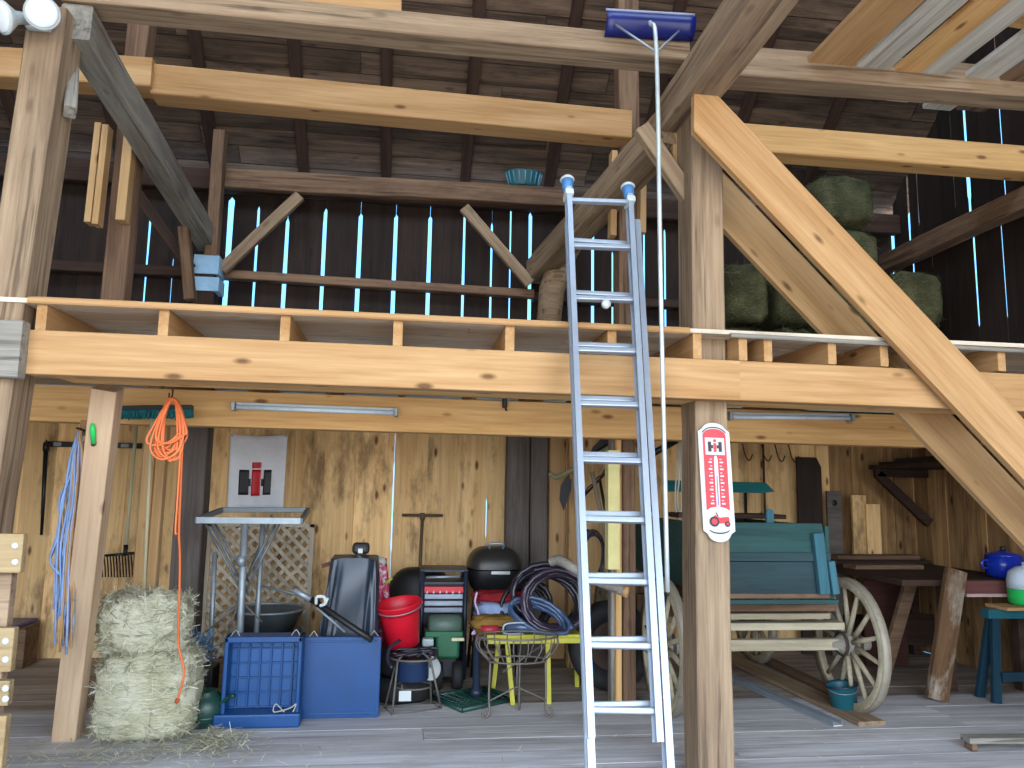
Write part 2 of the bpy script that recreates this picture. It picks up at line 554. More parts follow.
# old siding behind the loft, with daylight slots
gp = []
for px, w, t, b in [(76, 1.0, 200, 290), (142, 2.6, 213, 302), (169, 1.6, 255, 300), (224, 6, 196, 302), (252, 3.2, 205, 305), (282, 4.2, 217, 306),
                    (320, 4.6, 207, 310), (356, 4.4, 212, 312), (392, 4.2, 213, 316), (427, 4.0, 214, 316), (462, 2.6, 214, 316), (490, 2.4, 222, 320),
                    (509, 1.6, 200, 320), (529, 4.2, 212, 324), (593, 3.6, 228, 326), (613, 2.4, 250, 326), (645, 2.2, 230, 326), (666, 3.0, 228, 328),
                    (681, 2.2, 205, 260), (745, 1.6, 222, 256)]:
    P, Q = W(px, b + 6, Y=YB), W(px, t, Y=YB)
    gp.append((P.x, w * 0.0054, P.z - 0.12, Q.z))
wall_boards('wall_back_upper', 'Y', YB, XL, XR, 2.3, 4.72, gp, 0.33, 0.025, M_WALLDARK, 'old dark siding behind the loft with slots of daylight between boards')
gp = []
for px, t, b in [(391, 462, 552), (485, 498, 538)]:
    P, Q = W(px, b, Y=YB), W(px, t, Y=YB)
    gp.append((P.x, 0.006, P.z, Q.z))
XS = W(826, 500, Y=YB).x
wall_boards('wall_back_lower_old', 'Y', YB - 0.085, XS, XR, 0, 2.34, [], 0.24, 0.025, M_OLDSHADE, 'older stained boards, darkened for shade, in the back corner behind the workbench')
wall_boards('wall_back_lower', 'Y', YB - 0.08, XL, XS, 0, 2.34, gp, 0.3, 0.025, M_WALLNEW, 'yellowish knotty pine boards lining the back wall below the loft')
# side wall beyond the wagon
gp = []
for px, w, t, b in [(897, 1.4, 118, 235), (908, 1.2, 150, 232), (917, 2.2, 112, 226), (941, 1.6, 120, 218), (955, 2.2, 108, 210), (968, 3, 160, 200)]:
    P, Q = W(px, b, X=XR), W(px, t, X=XR)
    gp.append((P.y, w * 0.0042, P.z, Q.z))
gp2 = []
for px, w, t, b in [(931, 1.4, 250, 270), (950, 1.4, 245, 335), (978, 3.2, 232, 328), (1006, 1.6, 220, 320)]:
    P, Q = W(px, b, X=XR), W(px, t, X=XR)
    gp2.append((P.y, w * 0.0042, P.z, Q.z))
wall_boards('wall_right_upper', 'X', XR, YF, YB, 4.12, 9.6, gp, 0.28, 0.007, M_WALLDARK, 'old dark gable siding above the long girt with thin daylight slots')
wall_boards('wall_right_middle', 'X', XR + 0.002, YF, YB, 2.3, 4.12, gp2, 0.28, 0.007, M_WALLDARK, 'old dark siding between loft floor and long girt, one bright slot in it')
wall_boards('wall_right_lower', 'X', XR - 0.03, YF, YB, 0, 2.34, [], 0.26, 0.025, M_OLDSHADE, 'stained pine boards, darkened for shade, lining the side wall by the workbench')
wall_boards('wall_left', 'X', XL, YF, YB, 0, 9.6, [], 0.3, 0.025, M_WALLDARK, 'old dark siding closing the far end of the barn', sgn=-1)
# roof: boards on the rear slope (seen) and the front slope
ridge_y = 1.4
zp = 4.80
for nm, y0, s in (('roof_back', YB + 0.25, -1), ('roof_front', YF - 0.25, 1)):
    mb = MB()
    run = abs(ridge_y - y0)
    ln = math.hypot(run, run * SLOPE)
    ang = math.atan(SLOPE)
    d = 0.0
    while d < ln:
        bw = rnd.uniform(0.19, 0.27)
        x = XL - 0.2
        while x < XR + 0.2:
            L = min(rnd.uniform(2.0, 4.0), XR + 0.2 - x)
            m = d + bw / 2
            c = V((x + L / 2, y0 + s * m * math.cos(ang), zp - 0.1 + m * math.sin(ang)))
            R = Matrix.Rotation(s * ang, 3, 'X')
            mb.box(c + R @ V((0, 0, rnd.uniform(-0.012, 0.0))), (L - 0.006, bw - 0.008, 0.025), M=R, tone=rnd.uniform(-0.4, 0.3))
            x += L
        d += bw
    # shingles over the boards close every seam
    c = V(((XL + XR) / 2, y0 + s * ln / 2 * math.cos(ang), zp - 0.1 + ln / 2 * math.sin(ang) + 0.04))
    mb.box(c, (XR - XL + 0.6, ln + 0.1, 0.03), M=Matrix.Rotation(s * ang, 3, 'X'))
    struct(mb.build(nm, M_ROOF), 'brown roof boards seen from below between the dark rafters' if s < 0 else 'roof boards over the drive bay', 'roof')
ang = math.atan(SLOPE)


def rafter(px0, py0, px1, py1):
    def hit(px, py):
        d = W(px, py, Y=1.0) - EYE
        # plane of the rafters' undersides: z = zp - .17 + (YB+.25-y)*SLOPE
        k = zp - 0.17 + (YB + 0.25) * SLOPE
        t = (k - EYE.z) / (d.z + SLOPE * d.y)
        return EYE + d * t
    a, b = hit(px1, py1), hit(px0, py0)
    xm = (a.x + b.x) / 2
    y0, y1 = YB + 0.1, ridge_y + 0.1
    z = lambda yy: zp - 0.115 + (YB + 0.25 - yy) * SLOPE
    o = timber('rafter_beam', (xm, y0, z(y0)), (xm, y1, z(y1)), 0.11, 0.12, M_DARK, jit=0.06)
    struct(o, 'dark pole rafter running up under the roof boards', 'rafter', 'roof rafters')
    return xm


xs = [rafter(*q) for q in [(205, 60, 207, 160), (296, 37, 301, 165), (390, 45, 383, 170), (478, 10, 466, 180), (582, 10, 551, 150)]]
for xm in (xs[-1] + 0.95, xs[-1] + 1.9, xs[-1] + 2.85, xs[0] - 0.9, xs[0] - 1.8):
    y0, y1 = YB + 0.1, ridge_y + 0.1
    z = lambda yy: zp - 0.115 + (YB + 0.25 - yy) * SLOPE
    struct(timber('rafter_beam', (xm, y0, z(y0)), (xm, y1, z(y1)), 0.11, 0.12, M_DARK, jit=0.06), 'dark pole rafter running up under the roof boards', 'rafter', 'roof rafters')

# loft floor: boards laid across the joists
mb = MB()
y = 4.1
first = True
while y < YB - 0.03:
    bw = rnd.uniform(0.2, 0.28) if not first else 0.16
    x = XL
    while x < XR:
        L = min(rnd.uniform(2.5, 4.0), XR - x)
        mb.box((x + L / 2, y + bw / 2, ZLOFT), (L - 0.004, bw - 0.004, 0.024), tone=rnd.uniform(-0.15, 0.15))
        x += L
    y += bw
    first = False
struct(mb.build('floor_loft', M_LOFT), 'board floor of the hay loft seen edge-on above the joists', 'floor')
# a bright new edge board
A, B = W(28, 294, Y=4.08), W(692, 330, Y=4.08)
struct(timber('loft_edge_beam', (A.x, 4.09, ZLOFT), (W(690, 330, Y=4.08).x, 4.09, ZLOFT - 0.005), 0.03, 0.035, M_NEW), 'thin new pine strip along the edge of the loft floor', 'strip')
A = W(731, 334, Y=4.08)
struct(timber('loft_edge_beam', (A.x, 4.09, ZLOFT - 0.02), (5.3, 4.09, ZLOFT - 0.05), 0.03, 0.025, M_OLDG), 'thin greyish strip along the loft floor behind the big diagonal', 'strip')

# front loft beam (two plies with the joists on top)
ZB0, ZB1 = 2.125, 2.345
struct(timber('loft_beam', (W(27, 350, Y=4.1).x, 4.155, 2.237), (W(740, 380, Y=4.1).x, 4.155, 2.225), 0.11, 0.225, M_NEW, cham=0.004),
       'long new pine beam carrying the front of the loft, beside the ladder', 'beam')
struct(timber('loft_beam', (W(740, 380, Y=4.1).x, 4.155, 2.225), (5.3, 4.155, 2.205), 0.11, 0.225, M_NEW, cham=0.004),
       'new pine loft beam over the wagon, crossed by the big diagonal', 'beam')
struct(timber('soffit_beam', (W(60, 384, Y=4.3).x, 4.35, 2.15), (5.3, 4.35, 2.13), 0.27, 0.04, M_ORANGE, cham=0.003), 'amber pine board under the loft between the two front plies', 'board')
# bolts in the beam beside the post are parts of that beam: small washers
jx = []
for px in [40, 163, 285, 398, 510, 612, 697, 743, 768, 832, 884, 1001]:
    P = W(px, 330 if px < 700 else 350, Y=4.12)
    jx.append(P.x)
for i, x in enumerate(jx):
    x2 = x - 0.0
    o = timber('joist_beam', (x2, 4.12, 2.415), (x2, YB - 0.1, 2.415), 0.05, 0.145, M_NEW if i < 12 else M_OLD, cham=0.003)
    struct(o, 'sawn joist end standing between loft beam and loft floor', 'joist', 'loft joists')

# mid beam under the loft and its posts
ZM0, ZM1 = 2.0, 2.27
YM = 5.6
struct(timber('mid_beam', (XL, YM + 0.09, 2.13), (W(928, 420, Y=YM).x, YM + 0.09, 2.10), 0.18, 0.25, M_ORANGE, cham=0.004),
       'amber pine beam under the loft carrying the tube lights', 'beam')


def post_at(px0, px1, py, Y, z0, z1, depth, mat, label, cat='post', jit=0.05, name='post_pillar', leanx=0.0):
    a, b = W(px0, py, Y=Y), W(px1, py, Y=Y)
    w = b.x - a.x
    xm = (a.x + b.x) / 2
    zm = a.z
    o = timber(name, (xm + leanx * (z0 - zm), Y + depth / 2, z0), (xm + leanx * (z1 - zm), Y + depth / 2, z1), depth, w, mat, up=(1, 0, 0), jit=jit)
    return struct(o, label, cat)


post_at(697, 731, 600, 4.26, 0, 3.98, 0.24, M_OLD, 'hewn grey post with the red thermometer on it', leanx=0.0)
post_at(12, 51, 120, 4.12, 0, 4.12, 0.23, M_OLD, 'hewn grey post under the white floodlamp, outer end of the loft', leanx=0.035)
# sawn 4x6 holding up the loft, beside the hay
A, B = G(63, 741), W(103, 395, Y=4.62)
p4 = timber('post_pillar', (A.x, A.y + 0.06, 0), (B.x + 0.0, 4.68, 2.13), 0.13, 0.14, M_NEWP, up=(1, 0, 0), cham=0.004)
p4b = p4
struct(p4, 'leaning new pine post with a green clip, beside the hay', 'post')
# light new posts behind the hay
post_at(137, 149, 520, 5.82, 0, 2.3, 0.09, M_NEWZ, 'narrow pale post behind the hay, in front of the fork', jit=0)
post_at(150, 160, 520, 5.84, 0, 2.3, 0.09, M_NEWZ, 'second narrow pale post close behind the broom handle', jit=0)
post_at(176, 204, 500, 6.6, 0, 2.3, 0.2, M_GREYWALL, 'dark grey old post behind the hanging orange cord')
post_at(507, 530, 480, 7.5, 0, 2.3, 0.15, M_GREYWALL, 'grey old post beside the black grill', jit=0.03)
post_at(531, 548, 480, 7.52, 0, 2.3, 0.14, M_GREYWALL, 'dark brown plank post between grey post and ladder', jit=0.03)
post_at(550, 566, 480, 7.48, 0, 2.3, 0.1, M_NEWZ, 'new pine stud beside the dark plank post behind the ladder', jit=0)
post_at(569, 580, 520, 7.1, 0, 2.3, 0.1, M_NEWZ, 'thin pine stud behind the scythe blade', jit=0)
# mid post behind the ladder: old mortised timber with new studs nailed to it
post_at(623, 636, 560, 5.9, 0, 2.3, 0.16, M_OLDB, 'brown mortised old post behind the ladder, yellow stud beside it', jit=0.04)
post_at(616, 622, 560, 5.86, 0, 2.3, 0.1, M_ORANGE, 'thin amber stud nailed to the brown post behind the ladder', jit=0)
post_at(611, 616, 560, 5.9, 0, 2.2, 0.1, M_OLDG, 'thin grey stud at the edge of the brown post', jit=0)
# loft posts
post_at(104, 127, 250, 5.75, 2.51, 5.2, 0.16, M_OLDB, 'brown post in the loft between two hanging pine cleats', leanx=0.01)
post_at(619, 640, 200, 5.75, 2.51, 6.0, 0.16, M_OLDB, 'brown post in the loft behind the ladder top', leanx=0.0)
post_at(208, 220, 200, 7.4, 3.74, 5.0, 0.14, M_OLDB, 'thin brown post at the loft back wall, under the roof plate', leanx=0.0)
post_at(195, 216, 262, 7.42, 2.51, 3.72, 0.2, M_DARK, 'stub post banded with pale blue at the end of the cross tie')
for yy, z0, z1, lab in ((0, 254, 274, 'upper pale blue band on the stub post'), (0, 276, 291, 'lower pale blue band on the stub post')):
    a, b = W(195, z0, Y=7.4), W(217, z1, Y=7.4)
    o = MB().box(((a.x + b.x) / 2, 7.52, (a.z + b.z) / 2), (b.x - a.x + 0.02, 0.23, a.z - b.z)).build('band_trim', paint('pale_blue_paint', (150, 190, 220), 0.6), bevel=0.004)
    struct(o, lab, 'band')
# cleats on the loft posts
for px0, px1, py0, py1, lab in ((94.5, 101, 122, 222, 'outer hanging pine cleat on the loft post'), (102, 108.5, 124, 224, 'middle hanging pine cleat on the loft post'),
                                (127.5, 137, 95, 220, 'inner hanging pine cleat on the loft post'), (612, 618, 150, 235, 'pine cleat on the loft post near the ladder top'),
                                (641, 647, 150, 232, 'thin pine cleat behind the ladder cap')):
    a, a2, b = W(px0, py0, Y=5.62), W(px1, py0, Y=5.62), W(px0, py1, Y=5.62)
    struct(timber('cleat_beam', ((a.x + a2.x) / 2 - 0.01, 5.67, b.z), ((a.x + a2.x) / 2, 5.67, a.z), 0.1, a2.x - a.x, M_NEWZ, up=(1, 0, 0), cham=0.003), lab, 'cleat')

# upper beams
def beam_px(name, pa, pb, Ya, Yb, w, h, mat, label, jit=0.0, cat='beam', at='bottom', bow=0.0):
    """beam whose front lower edge runs through two pixels"""
    a, b = W(*pa, Y=Ya), W(*pb, Y=Yb)
    o_ = V((0, w / 2, h / 2 if at == 'bottom' else 0))
    return struct(timber(name, a + o_, b + o_, w, h, mat, jit=jit, bow=bow), label, cat)


e = lambda a, b, t: (a[0] + (b[0] - a[0]) * t, a[1] + (b[1] - a[1]) * t)
beam_px('tie_beam', (60, -1), (690, 60), 4.2, 4.2, 0.19, 0.14, M_OLD, 'long grey hewn beam high across the bay, under the blue snow rake', jit=0.05)
beam_px('tie_beam', (722, 74), (1120, 102), 4.2, 4.2, 0.19, 0.2, M_OLD, 'grey hewn beam carrying the loose loft boards', jit=0.05)
beam_px('top_beam', (70, -8), (401, 16), 4.3, 4.3, 0.05, 0.12, M_NEW, 'new pine plank lying along the top of the grey hewn beam')
beam_px('purlin_beam', (150, 93), (632, 138), YM, YM, 0.2, 0.235, M_NEW, 'new pine beam across the loft under the roof boards', jit=0)
beam_px('purlin_beam', (-60, 72), (150, 86), YM - 0.05, YM - 0.05, 0.2, 0.225, M_NEW, 'new pine beam end above the hanging cleats')
beam_px('purlin_beam', (655, 143.5), (1110, 178), YM, YM, 0.2, 0.235, M_ORANGE, 'amber pine beam above the stacked hay bales')
# ties running back from the posts
struct(timber('cross_tie_beam', (-1.9, 4.22, 4.1), (W(208, 240, Y=7.6).x, 7.6, W(208, 242, Y=7.6).z), 0.16, 0.2, M_OLDG, jit=0.06), 'dusty grey tie running back from the post under the floodlamp', 'beam')
struct(timber('cross_tie_beam', (1.62, 0.6, 3.98), (1.62, 4.5, 3.98), 0.22, 0.22, M_OLD, jit=0.06), 'grey hewn tie running overhead from the thermometer post', 'beam')
struct(timber('cross_tie_beam', (1.60, 4.5, 3.92), (1.24, 7.7, 3.83), 0.2, 0.24, M_OLD, jit=0.07), 'grey hewn tie running back over the loft behind the ladder', 'beam')
pts = [W(548, 330, Y=7.3), W(552, 290, Y=7.3), W(566, 250, Y=7.3), W(596, 208, Y=7.3)]
struct(MB().tube([V((p.x, 7.3, p.z)) for p in pts], [0.12, 0.13, 0.13, 0.11], 10).build('brace_beam', M_OLD), 'crooked natural brace rising from the loft floor beyond the ladder', 'brace')
# braces
def brace_px(pa, pb, Ya, w, h, mat, label, Yb=None, jit=0.04):
    a, b = W(*pa, Y=Ya), W(*pb, Y=Yb or Ya)
    return struct(timber('brace_beam', a, b, w, h, mat, jit=jit), label, 'brace')


brace_px((641, 128), (690, 200), 4.42, 0.08, 0.1, M_OLD, 'short grey brace between thermometer post and overhead tie')
brace_px((222, 270), (300, 196), 7.55, 0.07, 0.11, M_OLD, 'weathered diagonal brace on the loft back wall beside the widest slot')
brace_px((464, 208), (530, 284), 7.55, 0.07, 0.11, M_OLD, 'weathered diagonal brace on the loft back wall near the ladder')
brace_px((138, 195), (190, 268), 7.3, 0.08, 0.1, M_DARK, 'thin dark brace below the dusty grey tie')
brace_px((184, 228), (190, 300), 7.0, 0.09, 0.1, M_OLDB, 'short brown prop under the dusty grey tie')
brace_px((76, 20), (70, 112), 4.55, 0.06, 0.08, M_OLDG, 'short grey peg brace beside the floodlamp post', Yb=4.2)
# plate and girts on the back wall
beam_px('plate_beam', (212, 186), (566, 206), YB - 0.22, YB - 0.22, 0.2, 0.2, M_OLDB, 'brownish roof plate along the top of the loft back wall', jit=0.05)
struct(timber('plate_beam', (XL, YB - 0.1, 4.6), (XR, YB - 0.1, 4.6), 0.1, 0.22, M_DARK, jit=0.05), 'dark plate where roof and back wall meet', 'beam')
beam_px('girt_beam', (213, 277), (534, 297), YB - 0.14, YB - 0.14, 0.12, 0.085, M_OLDB, 'thin brown girt crossing the daylight slots', jit=0.05)
beam_px('girt_beam', (-20, 266), (205, 277), YB - 0.14, YB - 0.14, 0.12, 0.1, M_DARK, 'dark girt on the loft back wall beyond the cleats', jit=0.05)
beam_px('girt_beam', (534, 300), (690, 308), YB - 0.14, YB - 0.14, 0.12, 0.085, M_DARK, 'dark girt on the loft back wall beyond the ladder', jit=0.05)
a, b = W(1030, 200, X=XR - 0.1), W(878, 262, X=XR - 0.1)
struct(timber('girt_beam', (XR - 0.13, 2.0, 4.12), (XR - 0.13, YB - 0.05, 4.16), 0.16, 0.2, M_OLDB, jit=0.08), 'thick dark girt along the side wall of the loft', 'beam')
# big sistered diagonal
for yy, dx, mat, lab in ((4.0, 0.0, M_NEW, 'broad new pine diagonal board bolted to the face of the post'),
                         (4.5, 0.05, M_NEWZ, 'second pine diagonal board close behind the broad one')):
    P0, P1 = W(694, 70, Y=4.0), W(694, 131, Y=4.0)
    Q0, Q1 = W(1008, 397, Y=4.0), W(1008, 468, Y=4.0)
    dir_ = (Q0 + Q1 - P0 - P1).normalized()
    hh = (P0.z - P1.z)
    L = 4.9
    c = dir_.x
    dl = hh * dir_.x
    # local frame: x along the board, head cut plumb
    nx, nz = dir_.x, dir_.z
    per = V((-nz, 0, nx))
    mid = (P0 + P1) / 2
    top = per.dot(P0 - mid)
    k0 = dir_.dot(P0 - mid)
    mb = MB().prism([(-k0, -top), (L, -top), (L, top), (k0, top)], -0.05, ex=(1, 0, 0), ey=(0, 0, 1))
    o = mb.build('diagonal_beam', mat, bevel=0.003)
    o.matrix_world = Matrix(((nx, 0, per.x, mid.x + dx), (0, 1, 0, yy), (nz, 0, per.z, mid.z - dx), (0, 0, 0, 1)))
    struct(o, lab, 'brace')
# cut ends: trim the diagonal's head against the post is left square like the sawn end in the photo

# daylight: a clear sky, entering by the unseen front, left open for more light
wd = bpy.data.worlds.new('sky')
bpy.context.scene.world = wd
wd.use_nodes = True
nt = wd.node_tree
bg = nt.nodes['Background']
tc = nt.nodes.new('ShaderNodeTexCoord')
sp = nt.nodes.new('ShaderNodeSeparateXYZ')
rp = nt.nodes.new('ShaderNodeValToRGB')
nt.links.new(tc.outputs['Generated'], sp.inputs[0])
mr = nt.nodes.new('ShaderNodeMapRange')
mr.inputs['From Min'].default_value = -1
nt.links.new(sp.outputs['Z'], mr.inputs['Value'])
nt.links.new(mr.outputs[0], rp.inputs['Fac'])
els = rp.color_ramp.elements
els[0].position, els[0].color = 0.47, (0.52, 0.49, 0.45, 1)
els[1].position, els[1].color = 0.52, (0.86, 0.94, 1.04, 1)
q = els.new(1.0)
q.color = (0.62, 0.85, 1.15, 1)
side = nt.nodes.new('ShaderNodeMapRange')
side.inputs['From Min'].default_value = -0.3
side.inputs['From Max'].default_value = 0.5
nt.links.new(sp.outputs['Y'], side.inputs['Value'])
mx = nt.nodes.new('ShaderNodeMix')
mx.data_type = 'RGBA'
nt.links.new(side.outputs[0], mx.inputs[0])
nt.links.new(rp.outputs['Color'], mx.inputs[6])
mx.inputs[7].default_value = (0.06, 0.19, 0.36, 1)   # the shaded northern sky behind the barn
nt.links.new(mx.outputs[2], bg.inputs['Color'])
bg.inputs['Strength'].default_value = 4.2
pl = bpy.data.lights.new('open_front_portal', 'AREA')
pl.shape = 'RECTANGLE'
pl.size, pl.size_y = 10.9, 7.9
pl.cycles.is_portal = True
po = bpy.data.objects.new('open_front_portal', pl)
C.objects.link(po)
po.location = (-0.12, YF - 0.4, 3.95)
po.rotation_euler = (math.radians(90), 0, 0)   # faces +Y, into the barn
sc = bpy.context.scene
sc.view_settings.view_transform = 'Standard'
sc.view_settings.look = 'None'
sc.view_settings.gamma = 1.0
sc.view_settings.use_curve_mapping = False
sc.view_settings.exposure = 0.98
sc.cycles.use_denoising = True
sc.cycles.diffuse_bounces = 5
sc.cycles.max_bounces = 8
# ------------------------------------------------------------------ things
def part(mb, name, mat, root, owner=None, **k):
    """a part of root (or a sub-part of owner); points are given in world space"""
    return mb.build(name, mat, parent=owner if owner is not None else root, origin=root.location, **k)


def P(px, py, Y):
    return W(px, py, Y=Y)


def bez(pts, n=24):
    """smooth curve through points (Catmull-Rom)"""
    pts = [V(p) for p in pts]
    q = [pts[0] * 2 - pts[1]] + pts + [pts[-1] * 2 - pts[-2]]
    out = []
    m = len(pts) - 1
    for i in range(m):
        a, b, c, d = q[i:i + 4]
        for k in range(n // m + 1):
            t = k / (n // m + 1)
            out.append(0.5 * ((2 * b) + (c - a) * t + (2 * a - 5 * b + 4 * c - d) * t * t + (3 * b - a - 3 * c + d) * t ** 3))
    return out + [pts[-1]]


# ---- ladder --------------------------------------------------------------
def lad(px, py, off=0.0, y0=3.1, k=0.35):
    d = W(px, py, Y=1) - EYE
    t = (y0 + off + k * EYE.z - EYE.y) / (d.y - k * d.z)
    return EYE + d * t


lt = thing('extension_ladder', (lad(630, 768).x, 3.12, 0), 'tall aluminium extension ladder leaning on the loft beam', 'ladder')
LN = V((0, 1, -0.35)).normalized()      # through the ladder, away from the climber
LD = V((0, 0.35, 1)).normalized()


def lad_rail(a, b, name, w=0.03):
    mb = MB()
    # a C-shaped rail: web and two flanges
    mb.bar(a, b, w * 0.35, 0.07, up=LN)
    for s in (-1, 1):
        mb.bar(a + LN * 0.033 * s, b + LN * 0.033 * s, w, 0.006, up=LN)
    return part(mb, name, M_ALU, lt)


fl0, fl1 = lad(590, 738), lad(568, 190)
fr0, fr1 = lad(658, 742), lad(629, 197)
lad_rail(fl0, fl1, 'fly_rail')
lad_rail(fr0, fr1, 'fly_rail')
bo = 0.085


def on_floor(p):
    return p - LD * (p.z / LD.z)


br0, br1 = lad(668, 760, bo), lad(636, 223, bo)
bl0, bl1 = lad(587.5, 700, bo), lad(571.5, 300, bo)
db = (bl1 - bl0)
bl1 = bl0 + db * ((br1.z - bl0.z) / db.z)
lad_rail(bl0 - db * (bl0.z - 0.03) / db.z, bl1, 'base_rail', 0.032)
dr = (br1 - br0)
b0r = br0 - dr * (br0.z - 0.03) / dr.z
lad_rail(b0r, br1, 'base_rail', 0.032)
for q in (b0r, bl0 - db * (bl0.z - 0.03) / db.z):
    part(MB().box((q.x, q.y, 0.018), (0.06, 0.1, 0.036)), 'rubber_foot', M_BLACK, lt, bevel=0.006)
for py in (202, 247, 299, 350.5, 404, 460, 519, 581, 645, 710):
    t = (py - 190) / (738 - 190)
    a = fl0 + (fl1 - fl0) * ((lad(590, py).z - fl0.z) / (fl1.z - fl0.z))
    z2 = lad(640, py + 1.5).z
    b = fr0 + (fr1 - fr0) * ((z2 - fr0.z) / (fr1.z - fr0.z))
    mb = MB().bar(a - LN * 0.0, b - LN * 0.0, 0.034, 0.028, up=LD)
    part(mb, 'fly_rung', M_ALU, lt, bevel=0.006)
for py in (247, 299, 350.5, 404, 460, 519, 581, 645, 710, 790):
    z = lad(590, py - 5, bo).z
    if z > br1.z - 0.03 or z < 0.1:
        continue
    a = bl0 + db * ((z - bl0.z) / db.z)
    b = br0 + dr * ((z - br0.z) / dr.z)
    part(MB().bar(a, b, 0.034, 0.028, up=LD), 'base_rung', M_ALU, lt, bevel=0.006)
for q in (fl1, fr1):
    cap = part(MB().tube([q - LD * 0.01, q + LD * 0.07], [0.03, 0.036], 16), 'end_cap', paint('pale_blue_rubber', (74, 132, 190), 0.5), lt)
    cap['label'] = 'blue and white rubber end cap'
    part(MB().tube([q + LD * 0.068, q + LD * 0.076, q + LD * 0.088], [0.039, 0.044, 0.036], 16), 'cap_rim', M_WHITE, lt, owner=cap)
    part(MB().box(q - LD * 0.04, (0.05, 0.085, 0.04), M=Matrix((V((1, 0, 0)), LN, LD)).transposed()), 'cap_clamp', M_WHITE, lt, owner=cap, bevel=0.005)

# pulley knob on the ladder
q = lad(605, 305)
kn = thing('pulley', (q.x, q.y, q.z), 'small white pulley hanging below the third ladder rung', 'pulley')
part(MB().lathe([(0, -0.012), (0.026, -0.01), (0.02, 0), (0.026, 0.01), (0, 0.012)], q + V((0, -0.02, -0.0)), 16, M=Matrix.Rotation(PI / 2, 3, 'X')), 'wheel', M_WHITE, kn)
part(MB().tube([q + V((0, 0, 0.0)), q + V((0.0, 0, 0.05))], 0.006, 8), 'hook', M_STEEL, kn)

# ---- roof rake hanging from the high beam -------------------------------
a, b = P(606, 33, 4.14), P(695, 38, 4.14)
rk = thing('roof_rake', tuple((a + b) / 2), 'blue snow rake hooked over the high beam, its long pole hanging beside the ladder', 'snow rake')
ex = (b - a).normalized()
L = (b - a).length
mb = MB()
prof = [(-0.02, 0.0), (0.0, 0.03), (0.012, 0.07), (0.015, 0.12), (0.0, 0.145)]
mb.grid(lambda u, v: a + ex * (u * L) + V((0, -prof[min(4, int(v * 4 + 0.01))][0] * 2, prof[min(4, int(v * 4 + 0.01))][1])), 12, 4)
part(mb, 'blade', M_BLUED, rk, solid=0.008)
edge = MB().tube([a + V((0, 0.0, 0.15)) + ex * (L * i / 10) for i in range(11)], 0.008, 8)
part(edge, 'blade_edge', paint('frosted_plastic', (150, 158, 190), 0.5), rk)
pt, pb = P(650, 22, 4.06), P(667.5, 592, 4.0)
pm = P(656.5, 52, 4.0)
part(MB().tube(bez([pt, pm, P(661, 300, 3.98), pb], 20), 0.0125, 10), 'pole', paint('pale_green_aluminium', (204, 216, 218), 0.4, 0.4), rk)
for (x, y) in ((616, 25), (679, 31)):
    part(MB().tube([P(656.5, 52, 4.0), P(x, y, 4.1)], 0.007, 8), 'brace_rod', M_ALU, rk)
part(MB().tube([pb, pb - V((0, 0, 0.02))], [0.014, 0.008], 10), 'pole_tip', M_BLACK, rk)

# ---- flood lamp ----------------------------------------------------------
c = P(41, 13, 3.98)
fl = thing('flood_lamp', (c.x, 4.1, c.z), 'white twin-headed flood lamp high on the hewn post', 'lamp')
part(MB().box((c.x - 0.06, 4.09, c.z + 0.03), (0.12, 0.05, 0.12)), 'mount_box', M_WHITE, fl, bevel=0.01)
for (px, py, dx, yy) in ((42, 13, V((0.25, -1, -0.25)), 3.96), (2, 17, V((-0.6, -0.7, -0.45)), 3.96)):
    h = P(px, py, yy)
    d = dx.normalized()
    x, y, z = frame_of(d)
    Mx = Matrix((y, z, x)).transposed()
    hd = part(MB().lathe([(0.012, -0.13), (0.03, -0.125), (0.034, -0.07), (0.05, -0.05), (0.082, -0.01), (0.086, 0.0), (0.08, 0.006)], h, 24, M=Mx), 'lamp_head', M_WHITE, fl)
    part(MB().lathe([(0.081, 0.003), (0.07, 0.016), (0.04, 0.026), (0, 0.03)], h, 24, M=Mx), 'lens', paint('frosted_lens', (226, 236, 240), 0.15, spec=0.6), fl, owner=hd)
    part(MB().tube([h - d * 0.12, V((c.x - 0.06, 4.07, c.z + 0.03))], 0.014, 8), 'arm', M_WHITE, fl, owner=hd)

# ---- tube lights ---------------------------------------------------------
for (x0, y0, x1, y1, lab) in ((233, 406, 396, 412, 'long white tube light on the beam above the white banner'), (731, 416, 853, 417.5, 'tube light on the beam above the wagon')):
    a, b = P(x0, y0, 5.52), P(x1, y1, 5.52)
    o = thing('tube_light', tuple((a + b) / 2), lab, 'light', 'tube lights under the loft')
    d = (b - a).normalized()
    part(MB().bar(a + V((0, 0.055, 0.01)), b + V((0, 0.055, 0.01)), 0.05, 0.045), 'housing', M_WHITE, o, bevel=0.006)
    part(MB().tube([a + d * 0.02 + V((0, 0.015, -0.005)), b - d * 0.02 + V((0, 0.015, -0.005))], 0.016, 12), 'tube', paint('milky_tube', (206, 226, 240), 0.25), o)
    for q in (a, b):
        part(MB().box(q + V((0, 0.035, 0.0)), (0.025, 0.1, 0.06)), 'mount_end', M_STEEL, o, bevel=0.004)

# ---- thermometer sign on the post ---------------------------------------
YS = 4.235
c = P(716.3, 482, YS)
sg = thing('thermometer', (c.x, YS, c.z), 'red and white enamel thermometer with a tractor, nailed to the hewn post', 'thermometer')
u = (P(735, 482, YS) - P(698, 482, YS)).length / 38.6
ta = math.radians(2.5)
EX, EY = V((math.cos(ta), 0, math.sin(ta))), V((-math.sin(ta), 0, math.cos(ta)))
# tilt: the foot swings outward a little
EX, EY = V((math.cos(ta), 0, -math.sin(ta) * 0.3)), V((-math.sin(ta), 0, math.cos(ta)))


